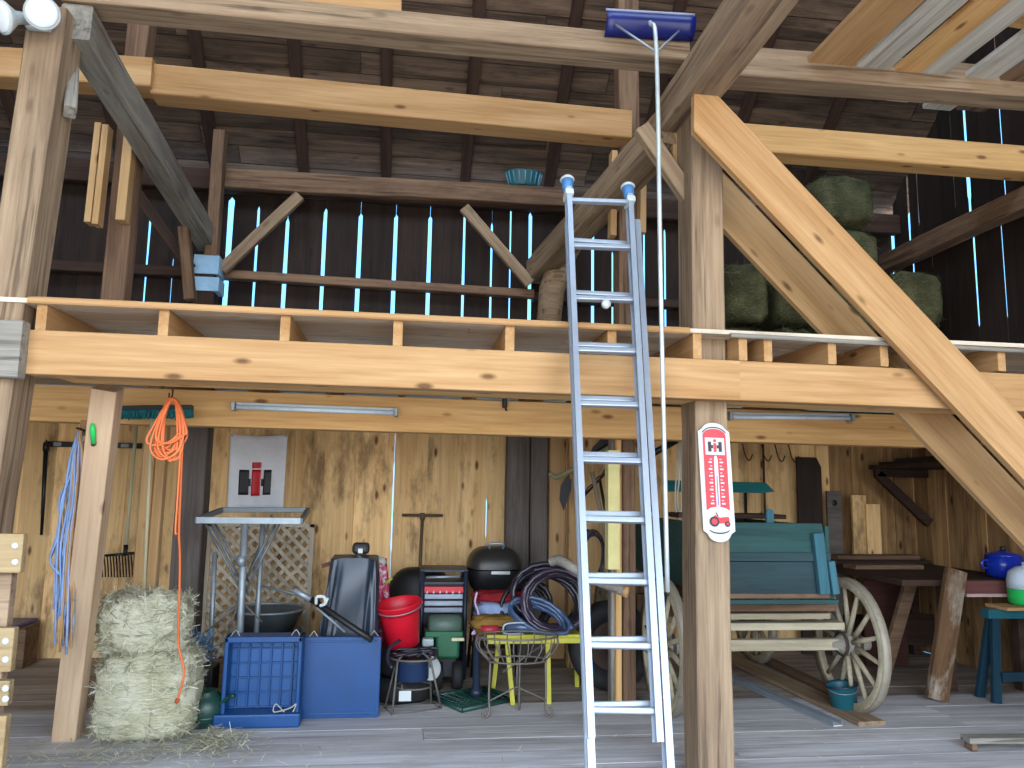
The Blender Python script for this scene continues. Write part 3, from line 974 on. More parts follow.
def flat(poly, lvl, name, mat, owner=None, th=0.002, root=sg, ex=EX, ey=EY, y=YS, cx=c, un=u):
    mb = MB().prism([(p[0] * un, p[1] * un) for p in poly], th, o=cx + V((0, -lvl, 0)), ex=ex, ey=ey)
    return part(mb, name, mat, root, owner=owner)


def arc(cx_, cy_, rx, ry, a0, a1, n=14):
    return [(cx_ + rx * math.cos(math.radians(a0 + (a1 - a0) * i / n)), cy_ + ry * math.sin(math.radians(a0 + (a1 - a0) * i / n))) for i in range(n + 1)]


def circ(cx_, cy_, r, n=16):
    return arc(cx_, cy_, r, r, 0, 360 - 360 / n, n - 1)


plate = [(16.5, -48), (16.5, 50), (13, 52.5)] + arc(0, 52, 12, 7, 0, 180)[1:-1] + [(-13, 52.5), (-16.5, 50), (-16.5, -48), (-13, -50.5)] + arc(0, -50, 12, 9, 180, 360)[1:-1] + [(13, -50.5)]
pt_ = flat(plate, 0.004, 'plate', M_WHITE, th=-0.006)
rp_ = flat([(12, -28), (12, 46)] + arc(0, 46, 12, 7, 0, 180)[1:-1] + [(-12, 46), (-12, -28)] + [(-8, -25.5), (0, -24), (8, -25.5)], 0.006, 'red_panel', M_REDP)
flat(arc(0, 46, 13.5, 9, 20, 160) + arc(0, 46, 12.6, 8, 160, 20), 0.006, 'top_border', M_INK, owner=rp_)
flat([(10, 27), (10, 44), (-10, 44), (-10, 27)], 0.0075, 'emblem_panel', M_WHITE, owner=rp_)
for poly, m, nm in (([(-7.2, 30), (-3.8, 30), (-3.8, 33.4), (-1.9, 33.4), (-1.9, 36.6), (-3.8, 36.6), (-3.8, 40), (-7.2, 40)], M_INK, 'emblem_letter'),
                    ([(7.2, 30), (7.2, 40), (3.8, 40), (3.8, 36.6), (1.9, 36.6), (1.9, 33.4), (3.8, 33.4), (3.8, 30)], M_INK, 'emblem_letter'),
                    ([(-1.6, 29.6), (1.6, 29.6), (1.6, 38.6), (-1.6, 38.6)], M_REDP, 'emblem_letter'), (circ(0, 41, 1.7), M_REDP, 'emblem_dot')):
    flat(poly if nm != 'emblem_letter' or poly[0][0] != 6.2 else poly, 0.009, nm, m, owner=rp_)
tb = flat([(1.9, -24), (1.9, 22), (0.9, 26), (-0.9, 26), (-1.9, 22), (-1.9, -24)], 0.0075, 'scale_tube', paint('tube_glass', (206, 208, 220), 0.1), th=0.005)
flat([(0.5, -23), (0.5, 6), (-0.5, 6), (-0.5, -23)], 0.014, 'spirit_column', paint('violet_spirit', (120, 90, 160), 0.3), owner=tb)
for s in (-1, 1):
    for i in range(14):
        y = -22 + i * 3.4
        w = 3.6 if i % 2 == 0 else 2.2
        flat([(s * 4 if s > 0 else -4 - w, y), (s * 4 + w if s > 0 else -4, y), (s * 4 + w if s > 0 else -4, y + (1.5 if i % 2 == 0 else 0.8)), (s * 4 if s > 0 else -4 - w, y + (1.5 if i % 2 == 0 else 0.8))], 0.0075, 'scale_mark', M_WHITE, owner=rp_)
# the little tractor
tr = flat([(-9, -37), (-4, -32.5), (-1, -34), (1, -35), (10, -34), (11, -37), (10, -40), (-2, -41)], 0.008, 'tractor_picture', M_REDP)
flat(circ(-5, -39, 5), 0.009, 'tractor_wheel', M_INK, owner=tr)
flat(circ(-5, -39, 3), 0.010, 'tractor_hub', M_REDP, owner=tr)
flat(circ(8.5, -41, 2.8), 0.009, 'tractor_wheel', M_INK, owner=tr)
flat(circ(8.5, -41, 1.4), 0.010, 'tractor_hub', M_REDP, owner=tr)
flat([(-1.4, -34), (-0.6, -34), (-2.4, -30), (-3.2, -30)], 0.009, 'tractor_steering', M_INK, owner=tr)
flat(arc(0, -46, 11, 5, 195, 345) + arc(0, -46, 10.2, 3.6, 345, 195), 0.0055, 'bottom_border', M_INK)

# ---- white banner on the back wall --------------------------------------
YFl = YB - 0.1
bl = [P(231, 434, YFl), P(288, 434.5, YFl), P(283.5, 507.5, YFl), P(227.5, 508, YFl)]
bc = (bl[0] + bl[1] + bl[2] + bl[3]) / 4
bn = thing('banner', tuple(bc), 'white cloth banner with a black and red two-letter emblem on the back wall', 'banner')


def bnp(u_, v_, lift=0.0):
    p = (bl[0] * (1 - u_) + bl[1] * u_) * (1 - v_) + (bl[3] * (1 - u_) + bl[2] * u_) * v_
    wob = 0.012 * math.sin(u_ * 9 + v_ * 2) + 0.006 * math.sin(u_ * 23)
    sag = 0.02 * math.sin(PI * u_) * (1 - v_)
    return V((p.x, YFl - 0.015 - 0.012 * abs(wob) * 30 * 0.03 - wob * 0.5 * v_ - lift, p.z - sag))


part(MB().grid(lambda a_, b_: bnp(a_, b_), 28, 16), 'cloth', M_CLOTH, bn, solid=0.003)


def bq(x0, x1, y0, y1, mat, name):
    f = lambda x, y: ((x - 229) / 57.5, (y - 434) / 73.5)
    (u0, v0), (u1, v1) = f(x0, y0), f(x1, y1)
    part(MB().grid(lambda a_, b_: bnp(u0 + (u1 - u0) * a_, v0 + (v1 - v0) * b_, 0.006), 6, 8), name, mat, bn, solid=0.001)


bq(239.5, 249.8, 469, 494.5, M_INK, 'emblem_letter')
bq(249.8, 251.8, 478, 485.5, M_INK, 'emblem_letter')
bq(262.4, 264.6, 478, 485.5, M_INK, 'emblem_letter')
bq(264.6, 272.5, 469, 494.5, M_INK, 'emblem_letter')
bq(252.4, 261.8, 468.5, 495.5, M_REDP, 'emblem_letter')
bq(252.4, 261.8, 461, 467.2, M_REDP, 'emblem_dot')
for k in (0, 1):
    q = bnp(0.03 + 0.94 * k, 0.02)
    part(MB().tube([q + V((0, 0.02, 0)), q + V((0, -0.012, 0))], 0.008, 8), 'hanging_nail', M_STEEL, bn)


# ---- hay -----------------------------------------------------------------
def blades(mb, pts, n, lmin, lmax, w, flatness=0.5):
    for _ in range(n):
        p, nrm = pts[rnd.randrange(len(pts))]
        d = V((rnd.gauss(0, 1), rnd.gauss(0, 1), rnd.gauss(0, 0.7)))
        d = (d - nrm * d.dot(nrm) * rnd.uniform(flatness, 1.0)).normalized()
        L_ = rnd.uniform(lmin, lmax)
        s_ = d.cross(nrm)
        if s_.length < 1e-4:
            continue
        s_ = s_.normalized() * w * rnd.uniform(0.6, 1.2)
        c_ = p + nrm * rnd.uniform(0.0, 0.02)
        bend = nrm * L_ * rnd.uniform(-0.08, 0.16)
        a_, b_, m_ = c_ - d * L_ / 2, c_ + d * L_ / 2 + bend, c_ + bend * 0.1
        mb.add([a_ - s_ * 0.5, a_ + s_ * 0.5, m_ + s_, m_ - s_, b_], [(0, 1, 2, 3), (3, 2, 4)], tone=rnd.uniform(-0.3, 0.35))


def surf_pts(mb, n=400):
    out = []
    for f in mb.f:
        q = [mb.v[i] for i in f]
        nrm = (q[2] - q[0]).cross(q[3] - q[1]) if len(q) > 3 else (q[1] - q[0]).cross(q[2] - q[0])
        if nrm.length < 1e-7:
            continue
        cen = sum(q, V()) / len(q)
        out.append((cen, nrm.normalized()))
    return out


def hay_bale(c_, size, label, group, mat, n_straw, seed, rz=0.0, amp=0.12, power=0.42, name='hay_bale'):
    root = thing(name, (c_[0], c_[1], c_[2] - size[2] / 2), label, 'hay bale', group)
    mb = MB().blob((0, 0, size[2] / 2), [k / 2 * 0.95 for k in size], seed, amp, 3.0, 16, power)
    R = Matrix.Rotation(rz, 3, 'Z')
    mb.v = [R @ p for p in mb.v]
    mb.build('bale_body', mat, parent=root)
    pts = surf_pts(mb)
    # outward normals
    cc = V((0, 0, size[2] / 2))
    pts = [(p, n_ if n_.dot(p - cc) > 0 else -n_) for p, n_ in pts]
    pts = [q for q in pts if q[1].y < 0.35]
    sb = MB()
    blades(sb, pts, n_straw, 0.05, 0.16, 0.0035)
    s_ = sb.build('straw', mat, parent=root)
    s_['kind'] = 'stuff'
    return root


a, b = P(86, 700, 5.2), P(191, 700, 5.2)
hay_bale(((a.x + b.x) / 2, 5.2 + 0.23, 0.27), (b.x - a.x, 0.46, 0.56), 'pale hay bale on the floor beside the leaning pine post', 'hay bales by the pine post', M_HAY, 2600, 3.0)
a, b = P(90, 620, 5.3), P(176, 620, 5.3)
hay_bale(((a.x + b.x) / 2 + 0.02, 5.3 + 0.18, 0.68), (b.x - a.x + 0.06, 0.44, 0.42), 'rounded loose bale lying on top of the pale hay bale', 'hay bales by the pine post', M_HAY, 1800, 9.0, amp=0.22, power=0.55)
# bales in the loft
k = 0
for (x0, x1, ytop, Yb_, n, nm) in ((824, 888, 168, 6.75, 4, 'tall hay stack in the loft'), (892, 950, 264, 6.75, 2, 'low hay stack beside the tall one'),
                                   (728, 775, 256, 6.75, 2, 'hay pair beside the thermometer post'), (777, 822, 258, 6.75, 2, 'hay pair between post and tall stack')):
    a, b = P(x0, 300, Yb_), P(x1, 300, Yb_)
    h = (P(x0, ytop, Yb_).z - 2.555) / n
    for i in range(n):
        which = ('bottom bale of the ' if i == 0 else 'top bale of the ' if i == n - 1 else ['', 'second bale up in the ', 'third bale up in the '][i])
        hay_bale(((a.x + b.x) / 2 + rnd.uniform(-0.02, 0.02), Yb_ + 0.33, 2.555 + h * (i + 0.5)), ((b.x - a.x) * 0.97, 0.66, h * 0.97), which + nm, 'hay bales in the loft', M_HAYD, 420, 20.0 + k * 3.3, amp=0.1)
        k += 1
# loose straw round the bales and over the floor
sb = MB()
pts = []
for _ in range(500):
    x = rnd.gauss(-1.62, 0.45)
    y = rnd.gauss(5.05, 0.16)
    pts.append((V((x, y, 0.004 + 0.02 * rnd.random())), V((0, 0, 1))))
for _ in range(500):
    x = rnd.gauss(-1.15, 0.13)
    y = rnd.gauss(5.22, 0.12)
    h = max(0, 0.1 - 0.5 * math.hypot(x + 1.15, y - 5.22))
    pts.append((V((x, y, 0.004 + h * rnd.random())), V((rnd.gauss(0, 0.3), rnd.gauss(0, 0.3), 1)).normalized()))
for _ in range(260):
    pts.append((V((rnd.uniform(-2.6, 3.6), rnd.uniform(3.2, 5.2), 0.004)), V((0, 0, 1))))
blades(sb, pts, 1500, 0.04, 0.14, 0.003, 0.95)
tag(sb.build('loose_straw', M_HAY), 'loose straw scattered on the floor around the hay bale', 'straw', kind='stuff')
sb = MB()
pts = []
for _ in range(300):
    p = P(rnd.uniform(420, 530), 316, 6.6)
    pts.append((V((p.x, 6.6 + rnd.uniform(-0.3, 0.3), 2.515 + rnd.random() * 0.1)), V((rnd.gauss(0, 0.3), rnd.gauss(0, 0.3), 1)).normalized()))
blades(sb, pts, 900, 0.06, 0.2, 0.004, 0.6)
tag(sb.build('loft_straw', M_HAYD), 'low drift of loose straw on the loft floor below the daylight slots', 'straw', kind='stuff')

# ---- loose boards overhead ----------------------------------------------
specs = [(818, 864, M_NEW, 'broad new pine loft board, first beside the overhead tie'), (866, 898, M_PALEB, 'grey loft board between the new pine and the amber board'),
         (901, 927, M_ORANGE, 'amber loft board among the grey ones'), (931, 955, M_PALEB, 'grey loft board on the far side of the amber one'),
         (970, 1000, M_PALEB, 'grey loft board past the dark gap'), (1010, 1040, M_OLDB, 'brownish loft board at the end of the row')]
for i, (x0, x1, m, lab) in enumerate(specs):
    zb = 4.255
    yb = W((x0 + x1) / 2, 62, Z=zb).y
    a, b = W(x0, 56 + (x0 - 820) * 0.1, Z=zb), W(x1, 56 + (x1 - 820) * 0.1, Z=zb)
    y1 = [4.42, 4.46, 4.52, 4.56, 4.62, 4.6][i]
    o = timber('loft_board', ((a.x + b.x) / 2, 1.4, zb + 0.02), ((a.x + b.x) / 2 + rnd.uniform(-0.03, 0.03), y1, zb + 0.02), b.x - a.x, 0.035, m, cham=0.003)
    tag(o, lab, 'board', 'loose boards laid over the high beam')
o = timber('loft_board', (2.4, 3.55, 4.312), (4.7, 3.75, 4.312), 0.2, 0.03, M_NEW, cham=0.003)
tag(o, 'pine board lying crosswise on the loose loft boards', 'board')

# ---- things in the loft --------------------------------------------------
a = P(526, 178, 7.5)
zt = W(526, 204.3, Y=7.58).z + 0.215
tub = thing('ribbed_tub', (a.x, 7.66, zt), 'teal ribbed tub sitting on the roof plate', 'tub')
mb = MB()
n = 40
mb.lathe([(0.0, 0.004), (0.12, 0.0), (0.13, 0.01), (0.16, 0.15), (0.165, 0.155), (0.15, 0.15), (0.12, 0.02), (0, 0.02)], (a.x, 7.66, zt), 20, sx=1.2, sy=0.7)
part(mb, 'tub_body', M_TEALP, tub)
for i in range(9):
    t = PI + PI * (i + 0.5) / 9
    p0 = V((a.x + 0.134 * 1.2 * math.cos(t), 7.66 + 0.134 * 0.7 * math.sin(t), zt + 0.015))
    p1 = V((a.x + 0.162 * 1.2 * math.cos(t), 7.66 + 0.162 * 0.7 * math.sin(t), zt + 0.14))
    part(MB().tube([p0, p1], 0.007, 6), 'rib', paint('light_teal_plastic', (96, 150, 170), 0.4), tub)

# ---- green clip on the leaning pine post --------------------------------
q = P(94, 434, 4.6)
lo_, hi_ = V((A.x, 0, 0)), None


def p4_front(px, py):
    """point on the front of the leaning post"""
    o_ = p4b.matrix_world
    n_ = (o_.to_3x3() @ V((0, 1, 0))).normalized()
    if n_.y > 0:
        n_ = -n_
    c_ = o_ @ V((0, 0, 0)) + n_ * 0.065
    d = W(px, py, Y=1) - EYE
    return EYE + d * ((c_ - EYE).dot(n_) / d.dot(n_)), n_


bpy.context.view_layer.update()
# the post's broad side turns to the viewer: find which local axis faces -Y
o3 = p4b.matrix_world.to_3x3()
ax = max((0, 1, 2), key=lambda i: abs((o3 @ V([1 if j == i else 0 for j in range(3)])).normalized().y))
nn = (o3 @ V([1 if j == ax else 0 for j in range(3)])).normalized()
nn = nn if nn.y < 0 else -nn
c0 = p4b.matrix_world.translation + nn * (0.065 if ax == 1 else 0.07)


def onpost(px, py):
    d = W(px, py, Y=1) - EYE
    return EYE + d * ((c0 - EYE).dot(nn) / d.dot(nn))


a, b = onpost(93.5, 423), onpost(94.5, 443)
cl = thing('plastic_clip', tuple(b), 'bright green plastic clip high on the leaning pine post', 'clip')
part(MB().tube([a + nn * 0.012, a * 0.7 + b * 0.3 + nn * 0.016, b + nn * 0.012], [0.009, 0.016, 0.013], 12), 'clip_handle', M_GREENB, cl)
part(MB().tube([b + nn * 0.0, b + nn * 0.02 - V((0, 0, 0.004))], 0.012, 10), 'pivot', M_IRON, cl)
for k, (px, py) in enumerate(((94, 447), (94.5, 471), (70, 621), (60, 720))):
    q = onpost(px, py)
    part(MB().lathe([(0.017, -0.004), (0.016, 0.004), (0.006, 0.006), (0, 0.006)], q, 12, M=Matrix((frame_of(nn)[1], frame_of(nn)[2], nn)).transposed()), 'knot', M_IRON, p4b, owner=None) if False else None

# ---- orange cord ---------------------------------------------------------
YO = 4.78
hk = P(172, 399, YO)
oc = thing('extension_cable', (hk.x, YO, hk.z), 'orange extension cord hanging in a coil with its tail trailing down the hay', 'cord')
pts = []
n_l = 12
for i in range(n_l):
    wl = rnd.uniform(9, 19)
    cx_ = rnd.uniform(170, 174)
    bot = rnd.uniform(440, 466)
    yy = YO - 0.02 - rnd.random() * 0.05
    lean = rnd.uniform(-8, 5)
    pts += [P(cx_ - 3, 400 + rnd.random() * 3, yy), P(cx_ - wl * 0.8 + lean * 0.4, 425, yy), P(cx_ - wl + lean, (bot + 430) / 2 + 4, yy), P(cx_ - wl * 0.3 + lean, bot, yy), P(cx_ + wl * 0.5 + lean * 0.5, bot - 8, yy), P(cx_ + wl * 0.75, 430, yy), P(cx_ + 5, 403, yy)]
part(MB().tube(bez(pts, 380), 0.0068, 6), 'coil', M_ORANGEC, oc)
tail = [P(176, 401, YO - 0.04), P(182, 430, YO - 0.05), P(181, 480, YO - 0.03), P(179, 530, YO), P(180, 560, YO + 0.1), P(179, 610, YO + 0.25), P(178.5, 645, 5.12), P(184, 672, 5.08), P(178, 699, 5.08)]
part(MB().tube(bez(tail, 60), 0.007, 6), 'tail', M_ORANGEC, oc)
tl2 = [P(176, 402, YO - 0.05), P(180.5, 440, YO - 0.06), P(178, 490, YO - 0.06), P(175.5, 530, YO - 0.06), P(177, 534, YO - 0.05)]
part(MB().tube(bez(tl2, 30), 0.006, 6), 'tail', M_ORANGEC, oc)
part(MB().tube([P(178, 699, 5.08), P(176, 703, 5.08)], [0.014, 0.011], 8), 'plug', paint('dark_orange_plug', (176, 74, 36), 0.5), oc)
part(MB().tube(bez([hk + V((0, 0.0, 0.06)), hk + V((0, 0, 0.02)), hk + V((0, -0.05, 0.0)), hk + V((0, -0.06, 0.03))], 12), 0.005, 6), 'hanging_hook', M_IRON, oc)

# ---- baling twine bundle -------------------------------------------------
YT = 5.02
tw = thing('baling_twine', tuple(P(79, 430, YT)), 'bundle of blue baling twine hanging from a nail beside the leaning pine post', 'twine')
for i in range(84):
    m_ = [M_TWINE, M_TWINE, M_TWINEV, M_TWINEO][rnd.randrange(4)] if i % 6 else M_TWINEO
    y_ = YT + rnd.uniform(-0.03, 0.06)
    bot = rnd.uniform(590, 655) if i % 5 else rnd.uniform(480, 560)
    sp_ = rnd.gauss(0, 0.8)
    pts = [P(80 + rnd.uniform(-2, 2), 431, y_), P(77 + sp_ * 3, 455, y_), P(74 + sp_ * 5 + rnd.uniform(-2, 2), 500, y_), P(69 + sp_ * 5 + rnd.uniform(-3, 3), 545, y_), P(66 + sp_ * 5 + rnd.uniform(-3, 3), bot, y_)]
    if i in (5, 11, 17, 23):
        pts = [P(79, 432, y_), P(72, 470, y_), P(64 - i * 0.2, 500, y_), P(55 + i * 0.3, 535, y_), P(50, 560, y_), P(60, 575, y_)]
    part(MB().tube(bez(pts, 16), 0.0065, 5), 'strand', m_, tw)
q = P(79, 430, YT)
part(MB().tube([q + V((0, 0.12, 0.0)), q + V((0, -0.03, 0.01))], 0.007, 8), 'nail', M_IRON, tw)
part(MB().box(q + V((-0.0, 0.1, 0.02)), (0.06, 0.04, 0.1)), 'hanger_block', M_NEWZ, tw, bevel=0.003)

# ---- push broom hung head up --------------------------------------------
a, b = P(113, 408, 5.42), P(192, 407, 5.42)
br = thing('push_broom', tuple((a + b) / 2), 'teal push broom hung head up on the loft beam, behind the orange cord', 'broom')
part(MB().bar(a + V((0, 0.02, 0.0)), b + V((0, 0.02, 0.0)), 0.06, 0.03), 'head_block', M_BLACK, br, bevel=0.006)
bm = MB()
for i in range(48):
    for j in range(3):
        x_ = a.lerp(b, (i + 0.5) / 48)
        s0 = x_ + V((0, 0.0 + j * 0.018, -0.012))
        bm.tube([s0, s0 + V((rnd.gauss(0, 0.006), rnd.gauss(0, 0.006), -0.055 + rnd.gauss(0, 0.006)))], [0.008, 0.007], 5)
part(bm, 'bristle', M_TEAL, br)
part(MB().tube([P(152, 412, 5.46), P(144, 590, 5.5)], 0.011, 10), 'handle', wood('pale_handle', (206, 200, 168), (170, 160, 124), 2, 0.0), br)

# ---- tool rail, digging bar and fork on the back wall --------------------
YR = YB - 0.12
a, b = P(46, 444, YR), P(142, 446, YR)
rl = thing('tool_rail', tuple((a + b) / 2), 'black tool rail on the back wall behind the leaning pine post', 'rail')
part(MB().bar(a, b, 0.03, 0.05), 'rail_bar', M_BLACKM, rl, bevel=0.004)
for t in (0.02, 0.3, 0.5, 0.72, 0.98):
    q = a.lerp(b, t)
    part(MB().tube(bez([q + V((0, -0.01, 0.0)), q + V((0, -0.06, -0.02)), q + V((0, -0.075, 0.015))], 8), 0.008, 6), 'hook', M_BLACKM, rl)
    part(MB().box(q + V((0.09, -0.017, 0.0)), (0.07, 0.008, 0.036)), 'label_plate', paint('dull_label', (140, 146, 150), 0.5), rl, bevel=0.002)
lt_ = thing('pinch_bar', tuple(P(46, 446, YR - 0.06)), 'black long-handled bar hanging from the end of the tool rail', 'tool')
part(MB().tube([P(46, 449, YR - 0.07), P(41.5, 535, YR - 0.07)], [0.022, 0.013], 10), 'shaft', M_BLACKM, lt_)
part(MB().tube([P(46.5, 444, YR - 0.07), P(46, 451, YR - 0.07)], [0.03, 0.028], 10), 'grip', M_BLACK, lt_)
part(MB().tube(bez([P(46, 443, YR - 0.07), P(46, 440, YR - 0.06), P(47, 442, YR - 0.03)], 6), 0.006, 6), 'hanger', M_IRON, lt_)
fk = thing('manure_fork', tuple(P(136, 425, 7.35)), 'black tined fork with a pale handle hanging head down behind the narrow posts', 'fork')
part(MB().tube([P(136.5, 424, 7.35), P(125.5, 551, 7.35)], 0.016, 10), 'handle', MATS['pale_handle'], fk)
part(MB().tube([P(126, 545, 7.35), P(125, 556, 7.33)], [0.02, 0.018], 8), 'ferrule', M_BLACKM, fk)
part(MB().tube([P(101, 556, 7.33), P(134, 553, 7.33)], 0.012, 8), 'crossbar', M_BLACKM, fk)
part(MB().tube([P(136.5, 424, 7.35), P(137, 421, 7.5)], 0.01, 6), 'hanger', M_IRON, fk)
for i in range(12):
    px = 101 + 33 * i / 11
    part(MB().tube(bez([P(px, 555.5 - i * 0.25, 7.33), P(px + 1, 566, 7.26), P(px + 1.5, 577, 7.2)], 8), [0.007] * 9 if False else 0.006, 6), 'tine', M_BLACKM, fk)

# ---- blue plastic panels -------------------------------------------------
def px_box(x0, x1, y0, y1, Y, dep):
    """world box whose front face covers a pixel rectangle and that stands on the floor if y1 is its foot"""
    a_, b_ = P(x0, y1, Y), P(x1, y1, Y)
    t_ = P((x0 + x1) / 2, y0, Y)
    return a_.x, b_.x, max(0.0, min(a_.z, b_.z)), t_.z


def rrect(w, h, r, n=5):
    out = []
    for cx_, cy_, a0 in ((w / 2 - r, h / 2 - r, 0), (-w / 2 + r, h / 2 - r, 90), (-w / 2 + r, -h / 2 + r, 180), (w / 2 - r, -h / 2 + r, 270)):
        out += arc(cx_, cy_, r, r, a0, a0 + 90, n)
    return out


g0 = G(258, 727)
x0, x1, z0, z1 = px_box(219, 298, 637, 727, g0.y, 0)
z0 = 0.0
yf = g0.y
cr = thing('blue_crate', ((x0 + x1) / 2, yf, 0), 'blue plastic crate standing on end, gridded inside facing out, beside the hay', 'crate')
mb = MB()
w_, h_ = x1 - x0, z1 - z0
dp = 0.17
for c_, s_ in (((x0 + 0.014, yf + dp / 2, h_ / 2), (0.028, dp, h_)), ((x1 - 0.014, yf + dp / 2, h_ / 2), (0.028, dp, h_)), (((x0 + x1) / 2, yf + dp / 2, h_ - 0.02), (w_, dp, 0.04)), (((x0 + x1) / 2, yf + dp / 2, 0.05), (w_, dp, 0.05))):
    mb.box(c_, s_)
part(mb, 'side_rim', M_BLUE, cr, bevel=0.008)
part(MB().box(((x0 + x1) / 2, yf + dp - 0.03, h_ / 2), (w_ - 0.03, 0.015, h_ - 0.05)), 'back_panel', paint('bright_blue_plastic', (10, 74, 132), 0.4, wscale=2), cr)
mb = MB()
for i in range(1, 7):
    mb.box((x0 + w_ * i / 7, yf + dp - 0.046, h_ / 2), (0.012, 0.022, h_ - 0.08))
for i in range(1, 6):
    mb.box(((x0 + x1) / 2, yf + dp - 0.044, h_ * i / 6), (w_ - 0.05, 0.02, 0.01))
part(mb, 'grid_ribs', M_BLUE, cr, bevel=0.003)
part(MB().box(((x0 + x1) / 2 - 0.012, yf + 0.04, 0.045), (w_ + 0.05, 0.16, 0.09)), 'foot_lip', paint('light_blue_plastic', (6, 68, 126), 0.4), cr, bevel=0.012)
for t in (0.12, 0.9):
    q = V((x0 + w_ * t, yf + 0.03, h_))
    part(MB().tube(bez([q + V((-0.03, 0, 0)), q + V((-0.005, 0, 0.035)), q + V((0.01, 0, 0.035)), q + V((0.03, 0, 0))], 10), 0.004, 6), 'wire_latch', M_STEEL, cr)
strp = part(MB().tube(bez([P(284, 712, yf - 0.09), P(276, 704, yf - 0.06), P(274, 712, yf - 0.08), P(290, 708, yf - 0.1), P(296, 704, yf - 0.09), P(293, 712, yf - 0.1)], 30), 0.004, 6), 'twine_end', M_ROPE, cr)
g1 = G(338, 718.5)
x0, x1, z0, z1 = px_box(299.5, 378.5, 637, 718.5, g1.y, 0)
bp_ = thing('plastic_sheet', ((x0 + x1) / 2, g1.y, 0), 'smooth blue plastic panel standing on edge between gridded crate and burner stand', 'panel')
w_, h_ = x1 - x0, z1
mb = MB().prism(rrect(w_, h_, 0.02), -0.06, o=((x0 + x1) / 2, g1.y, h_ / 2))
part(mb, 'sheet', M_BLUE, bp_, bevel=0.006)
mb = MB()
for c_, s_ in (((x0 + x1) / 2, h_ - 0.03), ((x0 + x1) / 2, 0.03)):
    mb.box((c_, g1.y + 0.002, s_), (w_ - 0.06, 0.012, 0.014))
part(mb, 'edge_ridge', M_BLUE, bp_, bevel=0.003)
for t in (0.12, 0.9):
    q = V((x0 + w_ * t, g1.y + 0.03, h_))
    part(MB().tube(bez([q + V((-0.035, 0, -0.01)), q + V((-0.005, 0, 0.03)), q + V((0.005, 0, 0.03)), q + V((0.035, 0, -0.01))], 10), 0.004, 6), 'wire_latch', M_STEEL, bp_)

# ---- dark green pot and tangle behind the hay ----------------------------
g = P(207, 690, 5.62)
g.y = 5.5
gp_ = thing('watering_pot', (g.x, g.y + 0.12, 0), 'round dark green pot on the floor between hay and blue crate', 'pot')
part(MB().lathe([(0, 0.0), (0.1, 0.0), (0.125, 0.05), (0.13, 0.12), (0.11, 0.18), (0.07, 0.205), (0.075, 0.22), (0.05, 0.22), (0.05, 0.2)], (g.x, g.y + 0.12, 0), 24), 'pot_body', M_GREEND, gp_)
part(MB().lathe([(0.126, 0.055), (0.131, 0.062), (0.127, 0.07)], (g.x, g.y + 0.12, 0), 24), 'band', M_GREEND, gp_)
part(MB().tube(bez([(g.x + 0.1, g.y + 0.06, 0.14), (g.x + 0.17, g.y + 0.03, 0.2), (g.x + 0.2, g.y + 0.0, 0.21)], 10), [0.018] * 5 + [0.015] * 40 if False else 0.015, 8), 'spout', M_GREEND, gp_)
tg = thing('twine_tangle', tuple(P(195, 645, 5.75)), 'tangle of grey blue netting heaped behind the dark green pot', 'netting')
cc = P(197, 650, 6.0)
bx = MB().box((cc.x, 6.06, cc.z / 2 - 0.06), (0.26, 0.22, cc.z - 0.12))
part(bx, 'support_box', M_BLACK, tg, bevel=0.01)
for i in range(16):
    pts = [V((cc.x + rnd.gauss(0, 0.075), 6.0 + rnd.gauss(0, 0.05), cc.z + rnd.gauss(0.02, 0.07))) for _ in range(7)]
    part(MB().tube(bez(pts, 40), 0.004, 5), 'strand', paint('grey_blue_net', (92, 122, 150), 0.7) if i == 0 else MATS['grey_blue_net'], tg)

# ---- folding metal stand -------------------------------------------------
c4 = [P(196, 520, 6.0), P(301, 521, 6.0), P(308, 510, 6.42), P(222, 510, 6.42)]
st = thing('metal_stand', (P(250, 520, 6.2).x, 6.2, 0), 'grey metal stand with open rim and crossed legs, in front of the white banner', 'stand')
for i in range(4):
    a, b = c4[i], c4[(i + 1) % 4]
    part(MB().bar(a, b, 0.03, 0.05 if i == 0 else 0.04), 'rim_bar', M_STEEL if i == 0 else paint('dull_steel', (112, 120, 124), 0.5, 0.4) if i == 1 else MATS['dull_steel'], st, bevel=0.004)
for (xa, ya, xb, yb, yy, r, m_) in ((245, 522, 239.5, 640, 6.02, 0.026, M_STEEL), (263, 520, 256, 640, 6.3, 0.02, M_STEEL), (215, 552, 211, 640, 6.25, 0.018, M_STEEL)):
    a, b = P(xa, ya, yy), P(xb, yb, yy)
    d = b - a
    b = a + d * (a.z / -d.z)
    part(MB().tube([a, b], r, 12), 'pole', m_, st)
    part(MB().tube([b + V((0, 0, 0.0)), b + V((0, 0, 0.03))], r * 1.3, 12), 'foot_cap', M_BLACK, st)
part(MB().tube([P(241.5, 556, 6.0), P(241, 566, 6.0)], 0.033, 12), 'collar', M_STEEL, st)
for (xa, ya, xb, yb, yy) in ((206, 524, 243, 594, 6.04), (210, 522, 249, 596, 6.1), (214, 522, 250, 584, 6.16), (280, 523, 244, 594, 6.04), (276, 523, 240, 590, 6.1), (272, 515, 250, 570, 6.3), (262, 586, 320, 600, 6.2)):
    part(MB().tube([P(xa, ya, yy), P(xb, yb, yy)], 0.009, 8), 'cross_strut', MATS['dull_steel'], st)
for (xa, ya, xb, yb) in ((239, 600, 226, 640), (240, 600, 262, 622), (214, 618, 240, 600), (206, 632, 240, 604)):
    part(MB().tube([P(xa, ya, 6.05), P(xb, yb, 6.05)], 0.006, 6), 'wire_brace', M_WIRE, st)
